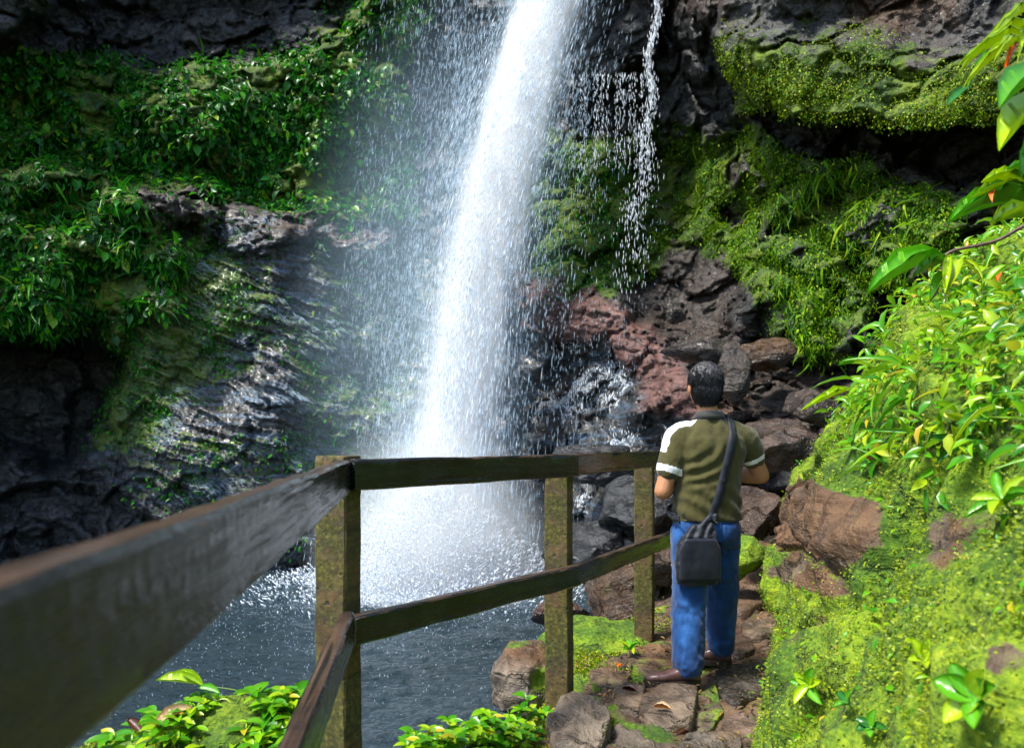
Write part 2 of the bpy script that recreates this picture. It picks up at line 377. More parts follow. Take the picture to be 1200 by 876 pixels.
GX, GY = [a.ravel() for a in np.meshgrid(ux, uy, indexing='ij')]
GZ = ground_z(GX, GY)
gp = np.stack([GX, GY, GZ], 1)
gpx, gpy = proj(gp)
gm = np.clip(0.25 + 0.7 * fbm(gp * 1.7, 4, 331), 0, 1)
gm = np.maximum(gm, 0.95 * sstep(0.35, 0.0, np.abs(poly_sd(GX, GY, SHORE))) * (GZ > -0.7) )
gm = np.where((GX < -0.7), 0.9, gm) * np.where(GY > 5.6, 0.35, 1.0)
gb = np.clip(0.5 + fbm(gp * 1.1, 3, 341), 0, 1)
ground = link('ground', np_mesh('ground', gp, grid_faces(len(ux), len(uy)), True, dict(moss=gm, brown=gb)), M_ground)
tag(ground, 'brown earth path and banks beside the pool with moss patches', 'ground', kind='structure')

# ================================================================== POOL WATER
WZ = -0.8
t = NT('pool_water')
foam = t.attr('foam')
ff = t.mapr(t.math('ADD', foam, t.math('MULTIPLY', t.math('SUBTRACT', t.noise(9, 6, 0.7), 0.5), 0.9)), 0.45, 0.85)
nb = t.bump(t.math('ADD', t.noise(6, 6, 0.62, t.coord((1, 1.8, 1)), 0.8), t.math('MULTIPLY', t.noise(30, 4, 0.6, t.coord((1, 1.6, 1))), 0.4)), 1.0, 0.4)
wc = t.mix(t.noise(0.7, 3), (0.024, 0.042, 0.048), (0.065, 0.115, 0.15))  # turbid water, with bluish reflected sky put into its colour
M_water = t.done(t.bsdf(base=t.mix(ff, wc, (0.75, 0.82, 0.9)), rough=t.mapr(ff, 0, 1, 0.09, 0.6), spec=0.6, nrm=nb))
FB = P(512, 690, 10.7)
wx = np.concatenate([np.linspace(-16, -4.4, 60), np.arange(-4.35, 2.4, 0.03), np.linspace(2.45, 4, 10)])
wy = np.concatenate([np.arange(2.0, 9, 0.03), np.linspace(9.05, 14, 90)])
X_, Y_ = [a.ravel() for a in np.meshgrid(wx, wy, indexing='ij')]
wp = np.stack([X_, Y_, np.zeros_like(X_)], 1)
r = np.hypot(X_ - FB.x, (Y_ - FB.y))
amp = 0.012 + 0.05 * np.exp(-r / 2.5)
zz = WZ + amp * fbm(wp * np.array([1.6, 2.4, 1]), 4, 401) * 1.6 + (0.014 + 0.03 * np.exp(-r / 2)) * fbm(wp * np.array([5, 8, 1]), 3, 405) + 0.02 * np.exp(-r / 5) * np.sin(r * 7 + 2 * fbm(wp * 0.8, 2, 409))
foamv = np.clip(1.3 * np.exp(-(r / 1.45) ** 2) + 0.34 * np.exp(-r / 3.4) + 0.16 * fbm(wp * 1.2, 4, 411), 0, 1)
wp[:, 2] = zz
water = link('pool_water', np_mesh('pool_water', wp, grid_faces(len(wx), len(wy)), True, dict(foam=foamv)), M_water)
tag(water, 'dark rippled plunge pool with white foam under the waterfall', 'water', kind='structure')

# ================================================================== BANK on the right
ys = np.concatenate([np.linspace(-1.5, 0.7, 30), np.arange(0.72, 6.9, 0.02)])
vs_ = np.concatenate([np.linspace(-0.12, 1, 150), np.linspace(1.02, 2.2, 50)])
BY, BV = [a.ravel() for a in np.meshgrid(ys, vs_, indexing='ij')]
def tab(y, pts): return np.interp(y, [p[0] for p in pts], [p[1] for p in pts])
xb = tab(BY, [(-1.5, 0.35), (1, 0.48), (2, 0.72), (3.04, 0.99), (3.7, 1.32), (4.5, 1.74), (5.0, 1.84), (5.6, 1.98), (6.2, 2.35), (7, 3.1)])
Wd = tab(BY, [(-1.5, 2.4), (2, 2.1), (3, 1.62), (3.5, 1.35), (4.5, 0.8), (5.2, 0.5), (5.8, 0.55), (7, 0.9)])
Hh = tab(BY, [(-1.5, 2.2), (2, 2.3), (3.0, 2.35), (3.6, 2.4), (4.2, 2.2), (4.8, 1.75), (5.4, 1.35), (6.0, 1.0), (7, 0.6)])
v1 = np.clip(BV, -0.2, 1); th = v1 * math.pi / 2
a_ = np.where(v1 < 0, v1 * 0.2, 0.55 * (1 - np.cos(th)) + 0.45 * v1); b_ = np.where(v1 < 0, v1, 0.5 * np.sin(th) + 0.5 * v1)
ex_ = np.maximum(0, BV - 1)
bx_ = xb + Wd * a_ + ex_ * 2.6; bz_ = Hh * b_ + ex_ * 0.9 + 0.03
BK = np.stack([bx_, BY, bz_], 1)
BN = grid_normals(BK, len(ys), len(vs_)); BN *= np.sign(BN[:, 2] * 0.5 - BN[:, 0] * 0.8)[:, None]
disp = 0.16 * fbm(BK * 1.1, 4, 501) + 0.06 * fbm(BK * 4.0, 4, 511) + 0.018 * fbm(BK * 14, 3, 517)
f1, f2, cid = worley(BK * 1.5 + 0.2 * np.stack([fbm(BK * 2, 2, 1), fbm(BK * 2, 2, 2), fbm(BK * 2, 2, 3)], 1), 21)
disp += 0.10 * (cid - 0.5) - 0.05 * sstep(0.1, 0.0, f2 - f1)
BK = BK + BN * (disp * sstep(-0.1, 0.12, BV))[:, None]
bpx, bpy_ = proj(BK)
wbx, wby = bpx + 14 * fbm(BK * 3, 3, 531), bpy_ + 10 * fbm(BK * 3, 3, 532)
m_face = sstep(-5, 5, poly_sd(wbx, wby, [(905, 632), (935, 560), (1000, 580), (1032, 590), (1030, 640), (985, 672), (950, 652)]))
m_face *= (BY > 2.2)
BK = BK + BN * (0.03 * m_face)[:, None]
crack = sstep(5, 1.5, line_d(wbx, wby, [(900, 632), (935, 642), (958, 655), (985, 678)])) * (BY > 2.2)
BK = BK - BN * (0.06 * crack)[:, None]
BN2 = grid_normals(BK, len(ys), len(vs_)); BN2 *= np.sign(BN2[:, 2] * 0.5 - BN2[:, 0] * 0.8)[:, None]
bm_n = fbm(BK * 1.6, 4, 541)
bmoss = np.clip(0.78 + 0.55 * bm_n, 0, 1) * (1 - 0.92 * m_face * np.clip(1.2 + 0.8 * bm_n, 0.4, 1)) * (1 - crack)
bmoss *= 1 - 0.75 * sstep(-14, 14, poly_sd(wbx, wby, [(890, 670), (935, 640), (990, 690), (1060, 600), (1090, 560), (1110, 640), (1050, 700), (960, 700)])) * (BY > 2.6)
for pp_, sp_ in (([(1150, 755), (1190, 745), (1215, 775), (1190, 800), (1155, 792)], 8), ([(1085, 615), (1115, 605), (1130, 640), (1110, 668), (1090, 655)], 26), ([(1095, 780), (1120, 790), (1112, 815), (1095, 812)], 6)): bmoss *= 1 - 0.7 * sstep(-sp_, sp_, poly_sd(wbx, wby, pp_)) * (BY < 4)
bbrown = np.clip(0.55 * m_face + 0.6 * (bm_n < -0.15) + 0.3, 0, 1)
bank = link('mossy_bank', np_mesh('mossy_bank', BK, grid_faces(len(ys), len(vs_)), True, dict(moss=bmoss, brown=bbrown)), M_bank)
tag(bank, 'steep mossy earth and rock bank rising on the right of the path', 'bank', kind='structure')
# ================================================================== LEAVES ON THE CLIFF (uncountable cover)
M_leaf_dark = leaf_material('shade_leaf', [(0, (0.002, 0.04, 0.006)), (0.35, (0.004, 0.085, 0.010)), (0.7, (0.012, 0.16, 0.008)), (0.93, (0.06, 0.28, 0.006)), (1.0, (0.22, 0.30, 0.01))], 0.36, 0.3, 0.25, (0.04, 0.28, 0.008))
M_leaf_moss = leaf_material('wall_moss_leaf', [(0, (0.010, 0.06, 0.002)), (0.4, (0.035, 0.15, 0.002)), (0.75, (0.13, 0.29, 0.003)), (1.0, (0.32, 0.42, 0.006))], 0.5, 0.3, 0.2)
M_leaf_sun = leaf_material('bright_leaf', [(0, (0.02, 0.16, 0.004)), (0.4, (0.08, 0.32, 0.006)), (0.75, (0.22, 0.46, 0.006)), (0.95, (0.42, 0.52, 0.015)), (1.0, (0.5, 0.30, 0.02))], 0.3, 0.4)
M_moss_tuft = leaf_material('moss_tuft', [(0, (0.05, 0.09, 0.002)), (0.35, (0.15, 0.23, 0.003)), (0.7, (0.28, 0.36, 0.004)), (0.93, (0.46, 0.48, 0.015)), (1.0, (0.36, 0.17, 0.02))], 0.5, 0.35)

M_moss_low = leaf_material('soft_moss', [(0, (0.07, 0.12, 0.002)), (0.4, (0.16, 0.24, 0.002)), (0.8, (0.27, 0.34, 0.003)), (0.97, (0.33, 0.40, 0.01)), (1.0, (0.3, 0.17, 0.02))], 0.55, 0.35)
T_OVAL = leaf_template(3, 0.15, 0.35, 'oval'); T_BLADE = leaf_template(4, 0.1, 0.45, 'blade'); T_TINY = leaf_template(1, 0.1, 0.2, 'oval')
T_TINY = (np.array([(0, 0, 0), (0.5, -0.5, 0.06), (1, 0, -0.12), (0.5, 0.5, 0.06)]), np.array([(0, 1, 2, 3)]))

def cell_area(co, nu, nv):
    g = co.reshape(nu, nv, 3); a = np.zeros((nu, nv))
    e1 = g[1:, :-1] - g[:-1, :-1]; e2 = g[:-1, 1:] - g[:-1, :-1]
    a[:-1, :-1] = np.linalg.norm(np.cross(e1, e2), axis=2); return a.ravel()
CA = cell_area(CL, NU, NV)
def pick(w, n):
    c = np.cumsum(w); return np.searchsorted(c, RNG.random(n) * c[-1])
def cliff_cover(name, wmask, n, tmpl, Lr, ratio, mat, label, droop=0.8, out=0.6, jit=0.7, clump=1.0):
    vis = (PX > -120) & (PX < 1320) & (PY > -160)
    w = np.clip(wmask, 0, 1) * vis * np.minimum(CA, 0.01)
    w = w * np.clip(0.5 + clump * 1.3 * fbm(CL * 1.5, 4, 611), 0.02, 1.6)
    i = pick(w, n); pos = CL[i] + rnd_unit(n) * 0.04
    N = CLN[i]
    d = N * out + np.array([0, 0, -droop]) + rnd_unit(n) * jit
    up = N + np.array([0, 0, 0.7]) + rnd_unit(n) * 0.5
    L = RNG.uniform(Lr[0], Lr[1], n) * RNG.uniform(0.6, 1.0, n)
    pos = pos + N * (RNG.random(n)[:, None] ** 2) * 0.12
    o = link(name, scatter_leaves(name, pos, d, up, L, L * RNG.uniform(ratio * 0.7, ratio * 1.2, n), tmpl), mat)
    tag(o, label, 'foliage', kind='stuff'); return o
leafy = np.maximum(m_leafL, np.maximum(0.75 * m_mound, 0.6 * m_leafT)) * (1 - m_rec) * (1 - m_cave)
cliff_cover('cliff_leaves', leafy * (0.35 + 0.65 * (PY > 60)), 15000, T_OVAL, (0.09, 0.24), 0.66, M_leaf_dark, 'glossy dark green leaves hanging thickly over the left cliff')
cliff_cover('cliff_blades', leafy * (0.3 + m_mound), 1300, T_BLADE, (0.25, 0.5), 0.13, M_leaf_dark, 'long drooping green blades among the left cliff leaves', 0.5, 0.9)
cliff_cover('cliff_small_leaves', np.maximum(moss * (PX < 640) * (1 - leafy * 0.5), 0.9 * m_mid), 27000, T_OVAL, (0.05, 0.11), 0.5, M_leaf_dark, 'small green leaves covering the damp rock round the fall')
rightm = moss * (PX > 760)
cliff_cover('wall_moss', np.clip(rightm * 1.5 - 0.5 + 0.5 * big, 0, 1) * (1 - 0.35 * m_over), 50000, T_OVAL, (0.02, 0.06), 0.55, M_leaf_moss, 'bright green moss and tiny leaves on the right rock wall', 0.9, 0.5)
cliff_cover('wall_ferns', rightm * m_gw * (big > 0.1), 1300, T_BLADE, (0.16, 0.36), 0.16, M_leaf_moss, 'thin green fronds hanging from the mossy right wall', 1.0, 0.7)
cliff_cover('ledge_moss', m_over * np.clip(moss * 1.4 - 0.4 + 0.6 * big, 0, 1), 17000, T_TINY, (0.015, 0.045), 0.6, M_moss_low, 'yellow green moss on the overhanging rock slab', 0.6, 0.6)

# ================================================================== COVER ON THE BANK
BA = cell_area(BK, len(ys), len(vs_))
def bank_cover(name, wmask, n, tmpl, Lr, ratio, mat, label, droop=0.3, out=0.8, jit=0.8, lift=0.03, near=True):
    # finer growth where seen from close by: even density per solid angle on the near part
    w = np.clip(wmask, 0, 1) * np.minimum(BA, 0.002) * (BY > 0.7) * (BV < 1.9)
    if near: w = w / np.maximum(1.2, BY) ** 1.1
    i = pick(w, n); N = BN2[i]; pos = BK[i] + rnd_unit(n) * 0.012 + N * (RNG.random(n)[:, None]) * lift
    d = N * out + np.array([0, 0, -droop]) + rnd_unit(n) * jit
    up = N + np.array([-0.2, -0.2, 0.6]) + rnd_unit(n) * 0.5
    L = RNG.uniform(Lr[0], Lr[1], n)
    o = link(name, scatter_leaves(name, pos, d, up, L, L * RNG.uniform(ratio * 0.7, ratio * 1.25, n), tmpl), mat)
    tag(o, label, 'foliage', kind='stuff'); return o
b_up = sstep(-30, 60, poly_sd(wbx, wby, [(985, 470), (1010, 430), (1060, 340), (1140, 280), (1300, 150), (1500, 400), (1300, 560), (1190, 530), (1110, 560), (1040, 560), (1000, 520)]))
b_up = np.maximum(b_up, (BV > 0.95) * 1.0)
b_low = (1 - b_up) * np.clip(bmoss * 1.2 - 0.15, 0, 1)
clumps = np.clip(0.55 + 1.5 * fbm(BK * 3.2, 3, 701), 0, 1)
bank_cover('bank_moss', b_low * (0.2 + clumps), 110000, T_TINY, (0.005, 0.014), 0.6, M_moss_low, 'soft yellow green moss carpeting the lower bank', 0.1, 0.9, 0.9, 0.012)
bank_cover('bank_sprouts', b_low * clumps ** 2, 2200, T_OVAL, (0.014, 0.036), 0.5, M_leaf_sun, 'tiny bright leaves sprouting through the bank moss', 0.2, 0.8, 0.9, 0.03)
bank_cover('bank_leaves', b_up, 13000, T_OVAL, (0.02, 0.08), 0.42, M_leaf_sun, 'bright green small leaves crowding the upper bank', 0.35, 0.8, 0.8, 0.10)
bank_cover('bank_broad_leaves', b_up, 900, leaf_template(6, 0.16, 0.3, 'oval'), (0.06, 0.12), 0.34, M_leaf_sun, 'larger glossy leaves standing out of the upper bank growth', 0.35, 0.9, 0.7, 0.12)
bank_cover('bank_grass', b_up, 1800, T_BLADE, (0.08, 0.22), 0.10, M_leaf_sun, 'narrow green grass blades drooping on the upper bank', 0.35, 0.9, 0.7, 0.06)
bank_cover('bank_top_moss', b_up, 26000, T_TINY, (0.01, 0.028), 0.55, M_moss_tuft, 'fine moss filling the gaps between upper bank leaves', 0.1, 0.9, 0.9, 0.03)
onp = (GX > 0.15) * (GX < np.interp(GY, [2, 3.04, 4.5, 6], [0.8, 1.05, 1.8, 2.3])) * (GY > 2.5) * (GY < 6.2) * (poly_sd(GX, GY, SHORE) > 0.05)
i = pick(onp * np.clip(0.2 + fbm(gp * 2.5, 3, 721), 0, 1), 1500); M_litter = leaf_material('leaf_litter', [(0, (0.02, 0.01, 0.006)), (0.5, (0.09, 0.045, 0.018)), (0.85, (0.2, 0.11, 0.04)), (1.0, (0.35, 0.2, 0.03))], 0.55, 0.1, 0.3, (0.1, 0.05, 0.01))
o = link('leaf_litter', scatter_leaves('leaf_litter', gp[i] + np.array([0, 0, 0.035]) + rnd_unit(len(i)) * 0.012, rnd_unit(len(i)) * np.array([1, 1, 0.25]), np.array([0, 0, 1.0]) + rnd_unit(len(i)) * 0.4, RNG.uniform(0.008, 0.04, len(i)), RNG.uniform(0.004, 0.016, len(i)), T_OVAL), M_litter)
tag(o, 'scraps of brown leaf litter and grit over the path stones', 'litter', kind='stuff')
# moss tufts at the path edges
gmask = gm * (GX > -2.6) * (GX < 2.6) * (GY > 1.8) * (GY < 6.6) * (GZ > -0.72) * (GZ < 0.6)
edge = np.abs(poly_sd(GX, GY, SHORE)) < 0.42
i = pick(gmask * (edge | (GX < -0.72)) * np.clip(0.3 + 1.6 * fbm(gp * 3, 3, 711), 0, 1), 26000)
o = link('path_edge_moss', scatter_leaves('path_edge_moss', gp[i] + rnd_unit(len(i)) * 0.01, rnd_unit(len(i)) * 0.8 + np.array([0, 0, 0.8]), rnd_unit(len(i)) + np.array([0, 0, 0.8]), RNG.uniform(0.008, 0.026, len(i)), RNG.uniform(0.005, 0.014, len(i)), T_TINY), M_moss_tuft)
tag(o, 'low moss along the edge of the stone path', 'moss', kind='stuff')
# ================================================================== WATERFALL
t = NT('falling_water')
b = t.bsdf(base=(0.86, 0.91, 0.97), rough=0.45, spec=0.4)
tr = t.n('BsdfTranslucent', ins={'Color': (0.86, 0.92, 0.98, 1)}).outputs[0]
M_fall = t.done(t.n('MixShader', ins={0: 0.5, 1: b, 2: tr}).outputs[0])
t = NT('spray_drops')
b = t.bsdf(base=(0.62, 0.78, 0.92), rough=0.35, spec=0.6)  # blue of the skylight put into the drop colour
tr = t.n('BsdfTranslucent', ins={'Color': (0.6, 0.78, 0.95, 1)}).outputs[0]
tp = t.n('BsdfTransparent').outputs[0]
s = t.n('MixShader', ins={0: 0.5, 1: b, 2: tr}).outputs[0]
M_spray = t.done(t.n('MixShader', ins={0: 0.38, 1: s, 2: tp}).outputs[0])

PATH = [(-260, 700, 28), (-120, 676, 30), (0, 645, 32), (100, 617, 40), (200, 587, 44), (300, 564, 41), (400, 549, 41), (500, 537, 46), (600, 524, 57), (700, 508, 80)]
def fall_c(py): return np.interp(py, [p[0] for p in PATH], [p[1] for p in PATH])
def fall_w(py): return np.interp(py, [p[0] for p in PATH], [p[2] for p in PATH])
def fall_y(py): u = np.clip((py + 260) / 950, 0, 1.05); return 13.3 - 2.6 * u ** 0.7
STR = np.array([(0, 0, 0.55), (0.5, 0, 0.1), (-0.25, 0.43, 0.1), (-0.25, -0.43, 0.1), (0, 0, -0.75)])
STF = np.array([(0, 1, 2), (0, 2, 3), (0, 3, 1), (4, 2, 1), (4, 3, 2), (4, 1, 3)])
def drops(pos, axis, L, Wd):
    n = len(pos); a = axis / np.linalg.norm(axis, axis=1, keepdims=True)
    ref = np.tile(np.array([[0.3, 1, 0.1]]), (n, 1)); s = np.cross(a, ref); s /= np.linalg.norm(s, axis=1, keepdims=True); u = np.cross(a, s)
    ph = RNG.random(n) * 6.28; s, u = s * np.cos(ph)[:, None] + u * np.sin(ph)[:, None], u * np.cos(ph)[:, None] - s * np.sin(ph)[:, None]
    L = np.asarray(L).reshape(-1, 1, 1); Wd = np.asarray(Wd).reshape(-1, 1, 1)
    co = pos[:, None] + s[:, None] * STR[None, :, 0:1] * Wd + u[:, None] * STR[None, :, 1:2] * Wd - a[:, None] * STR[None, :, 2:3] * L * -1
    fa = (STF[None] + (np.arange(n) * 5)[:, None, None]).reshape(-1, 3)
    return co.reshape(-1, 3), fa
def drop_mesh(name, pos, axis, L, Wd, mat, parent=None):
    co, fa = drops(pos, axis, L, Wd); return link(name, np_mesh(name, co, fa, True), mat, parent)

fall = empty('waterfall', FB, 'tall white waterfall plunging down the mossy cliff into the pool', 'waterfall')
FBn = np.array(FB)
def fall_points(n, sig, py0=-240, py1=695, yspread=0.3, skew=0.0):
    py = RNG.uniform(py0, py1, n); g = RNG.normal(size=n) * sig
    g = np.clip(g, -3, 3); cl = fbm(np.stack([g * 2.2, py * 0.012, np.zeros(n)], 1), 3, 801)
    keep = RNG.random(n) < np.clip(0.75 + 0.7 * cl, 0.15, 1)
    py, g = py[keep], g[keep]; n = len(py)
    px = fall_c(py) + (g + skew) * fall_w(py)
    Yd = fall_y(py) + RNG.normal(size=n) * yspread
    dx = (fall_c(py + 5) - fall_c(py - 5)) / 10
    ax = np.stack([dx + 0.02 * g, np.full(n, -0.15), np.full(n, -1.0)], 1) + RNG.normal(size=(n, 3)) * 0.05
    return world(px, py, Yd), ax
# the aerated body round it: a closed hull filled with even-scattering spray that thins outwards
pyf = np.linspace(-260, 705, 80); Yf = fall_y(pyf); zf = (CAMZ - (pyf - HY) / F * Yf - FBn[2]) / 10
kx = np.polyfit(zf, (fall_c(pyf) - CX) / F * Yf - FBn[0], 4); kw = np.polyfit(zf, fall_w(pyf) / F * Yf, 4); ky = np.polyfit(zf, Yf - FBn[1], 3)
t = NT('aerated_water'); tc = t.n('TexCoord'); sx = t.n('SeparateXYZ'); t.t.links.new(tc.outputs['Object'], sx.inputs[0])
zn = t.math('MULTIPLY', sx.outputs[2], 0.1)
def horner(k):
    v = float(k[0])
    for cf in k[1:]: v = t.math('ADD', t.math('MULTIPLY', v, zn), float(cf))
    return v
wv = horner(kw); ux_ = t.math('DIVIDE', t.math('SUBTRACT', sx.outputs[0], horner(kx)), wv); uy_ = t.math('DIVIDE', t.math('SUBTRACT', sx.outputs[1], horner(ky)), t.math('MULTIPLY', wv, 0.7))
rad_v = t.math('SQRT', t.math('ADD', t.math('MULTIPLY', ux_, ux_), t.math('MULTIPLY', uy_, uy_)))
stv = t.noise(1.0, 5, 0.65, t.coord((5.0, 4.0, 0.75)), 0.3)
rad_n = t.math('ADD', rad_v, t.math('MULTIPLY', t.math('SUBTRACT', stv, 0.5), 1.25))
den = t.math('MULTIPLY', t.math('POWER', t.mapr(rad_n, 1.3, 0.35), 1.6), t.mapr(stv, 0.3, 0.7, 8.0, 26.0))
den = t.math('MULTIPLY', den, t.mapr(zn, -0.02, 0.55, 0.28, 1.0))
halo = t.math('POWER', t.mapr(t.math('ADD', rad_v, t.math('MULTIPLY', t.math('SUBTRACT', stv, 0.5), 1.4)), 2.6, 0.7), 2.0)
den = t.math('ADD', den, t.math('MULTIPLY', halo, t.mapr(zn, -0.05, 0.7, 0.40, 0.16)))
M_aer = t.done(t.n('VolumeScatter', ins={'Color': t.mix(t.mapr(rad_n, 0.9, 1.8), (0.96, 0.98, 1.0), (0.62, 0.82, 1.0)), 'Density': den, 'Anisotropy': 0.1}).outputs[0], True)
pyh = np.linspace(-255, 700, 60); thh = np.linspace(0, 2 * math.pi, 24, endpoint=False); PYh, THh = [a.ravel() for a in np.meshgrid(pyh, thh, indexing='ij')]
Yh = fall_y(PYh); wh = fall_w(PYh) / F * Yh * 2.7; hc = world(fall_c(PYh), PYh, Yh); hc[:, 0] += np.cos(THh) * wh; hc[:, 1] += np.sin(THh) * wh * 0.5
ih = np.arange(60 * 24).reshape(60, 24); nh = np.roll(ih, -1, 1); hq = np.stack([ih[:-1], ih[1:], nh[1:], nh[:-1]], -1).reshape(-1, 4)
# close both ends with a centre point
ct = len(hc); hc = np.concatenate([hc, hc[:24].mean(0, keepdims=True), hc[-24:].mean(0, keepdims=True)])
caps = [(ct, ih[0, j], nh[0, j], nh[0, j]) for j in range(24)] + [(ct + 1, nh[-1, j], ih[-1, j], ih[-1, j]) for j in range(24)]
bm = bmesh.new(); bv = [bm.verts.new(v - FBn) for v in hc]
for q in hq: bm.faces.new([bv[k] for k in q])
for q in caps: bm.faces.new([bv[q[0]], bv[q[1]], bv[q[2]]])
bmesh.ops.recalc_face_normals(bm, faces=bm.faces); me = bpy.data.meshes.new('aerated_water'); bm.to_mesh(me); bm.free()
link('aerated_water', me, M_aer, fall)
pos, ax = fall_points(30000, 0.55); n = len(pos)
drop_mesh('falling_streaks', pos - FBn, ax, RNG.uniform(0.06, 0.24, n), RNG.uniform(0.005, 0.013, n), M_fall, fall)
pos, ax = fall_points(26000, 1.0, yspread=0.5, skew=0.0); n = len(pos)
drop_mesh('loose_spray', pos - FBn, ax, RNG.uniform(0.04, 0.16, n), RNG.uniform(0.005, 0.012, n), M_spray, fall)
# splash at the foot
n = 26000; rad = np.abs(RNG.normal(size=n)) * 0.85; an = RNG.random(n) * 6.28
hh = RNG.random(n) ** 2.2 * 1.5 * np.exp(-(rad / 1.2) ** 2)
pos = np.stack([FBn[0] + np.cos(an) * rad * 1.25, FBn[1] + np.sin(an) * rad * 0.9, WZ + hh], 1)
ax = np.stack([np.cos(an) * 0.6, np.sin(an) * 0.6, np.full(n, 0.7)], 1) + RNG.normal(size=(n, 3)) * 0.3
drop_mesh('splash', pos - FBn, ax, RNG.uniform(0.03, 0.10, n), RNG.uniform(0.012, 0.03, n), M_fall, fall)

# curtains of drops that drift off the fall
def veil(name, n, poly_fn, label, yr, Lr, Wr, mat=M_spray, slant=-0.12):
    px, py, dens = poly_fn(n); keep = RNG.random(len(px)) < dens; px, py = px[keep], py[keep]; m = len(px)
    Yd = RNG.uniform(yr[0], yr[1], m)
    ax = np.stack([np.full(m, slant), np.full(m, -0.08), np.full(m, -1.0)], 1) + RNG.normal(size=(m, 3)) * 0.05
    o = drop_mesh(name, world(px, py, Yd), ax, RNG.uniform(Lr[0], Lr[1], m), RNG.uniform(Wr[0], Wr[1], m), mat)
    tag(o, label, 'spray', kind='stuff'); return o
def left_fn(n):
    py = RNG.uniform(-150, 640, n); u = RNG.random(n) ** 0.8      # 1 = near the fall
    left = np.interp(py, [-150, 0, 200, 400, 640], [470, 425, 385, 370, 380]); px = left + u * (fall_c(py) - 18 - left)
    d = np.clip(0.55 + 0.9 * fbm(np.stack([px * 0.02, py * 0.006, px * 0], 1), 3, 821), 0.1, 1) * (0.08 + 0.72 * u ** 1.2) * sstep(0.0, 0.25, u + 0.12 * np.sin(py * 0.02))
    return px, py, d
veil('spray_curtain', 78000, left_fn, 'fine bluish spray drifting down left of the waterfall', (10.6, 12.9), (0.03, 0.12), (0.003, 0.0075))
def right_fn(n):
    py = RNG.uniform(60, 640, n); u = RNG.random(n) ** 1.6
    right = np.interp(py, [60, 300, 640], [720, 800, 770]); px = fall_c(py) - 10 + u * (right - fall_c(py) + 10)
    d = np.clip(0.5 + 0.9 * fbm(np.stack([px * 0.02, py * 0.008, px * 0], 1), 3, 831), 0.1, 1) * (1 - 0.75 * u) * sstep(0, 0.22, u)
    return px, py, d
veil('spray_drift', 14000, right_fn, 'scattered spray drops drifting right of the waterfall', (9.0, 11.5), (0.02, 0.08), (0.003, 0.008), slant=-0.05)
def drip_fn(n):
    k = RNG.integers(0, 13, n); x0 = np.array([672, 681, 697, 706, 712, 722, 731, 738, 744, 752, 700, 686, 727])[k]
    py = 88 + RNG.random(n) ** 1.3 * 110; px = x0 + RNG.normal(size=n) * 1.3; return px, py, np.full(n, 0.9)
veil('roof_drips', 800, drip_fn, 'threads of water dripping from the grey rock overhang', (11.6, 11.9), (0.03, 0.09), (0.006, 0.012), M_fall, 0.0)
def thin_fn(n):
    py = RNG.uniform(-160, 345, n); c = np.interp(py, [-160, 0, 60, 130, 200, 260, 345], [772, 770, 763, 761, 755, 744, 735]); wd_ = np.interp(py, [-160, 0, 130, 200, 345], [2, 2.5, 3.2, 7, 14])
    px = c + RNG.normal(size=n) * wd_ + 3 * np.sin(py * 0.07); return px, py, np.interp(py, [-160, 150, 230, 345], [1, 1, 0.75, 0.25])
o = veil('thin_cascade', 1900, thin_fn, 'thin broken cascade of white drops right of the main waterfall', (11.3, 11.6), (0.03, 0.11), (0.006, 0.014), M_fall, -0.05)

# mist round the foot
t = NT('mist')
tc = t.n('TexCoord'); g = t.n('TexGradient', gradient_type='SPHERICAL'); t.t.links.new(tc.outputs['Object'], g.inputs[0])
nz = t.noise(1.6, 4, 0.6, tc.outputs['Object'])
den = t.math('MULTIPLY', t.math('POWER', g.outputs['Fac'], 1.3), t.mapr(nz, 0.25, 0.75, 0.4, 1.4))
vol = t.n('VolumeScatter', ins={'Color': (0.90, 0.96, 1.0, 1), 'Density': t.math('MULTIPLY', den, 1.7), 'Anisotropy': 0.0})
M_mist = t.done(vol.outputs[0], True)
bm = bmesh.new(); bmesh.ops.create_icosphere(bm, subdivisions=4, radius=1); me = bpy.data.meshes.new('mist'); bm.to_mesh(me); bm.free()
mist = link('mist', me, M_mist, None, (FB.x - 0.1, FB.y - 0.1, WZ + 0.45)); mist.scale = (1.9, 1.5, 2.2)
tag(mist, 'white mist hanging round the foot of the waterfall', 'mist', kind='stuff')

t = NT('drifting_mist'); tc = t.n('TexCoord'); g = t.n('TexGradient', gradient_type='SPHERICAL'); t.t.links.new(tc.outputs['Object'], g.inputs[0])
M_drift = t.done(t.n('VolumeScatter', ins={'Color': (0.55, 0.80, 1.0, 1), 'Density': t.math('MULTIPLY', t.math('POWER', g.outputs['Fac'], 1.2), 0.42)}).outputs[0], True)
me = mist.data.copy(); me.name = 'drifting_mist'; me.materials.clear()
dm = link('drifting_mist', me, M_drift, None, P(500, 330, 11.6)); dm.scale = (2.4, 0.9, 5.2); dm.rotation_euler.y = 0.14
tag(dm, 'thin blue mist drifting beside the waterfall in front of the cliff', 'mist', kind='stuff')
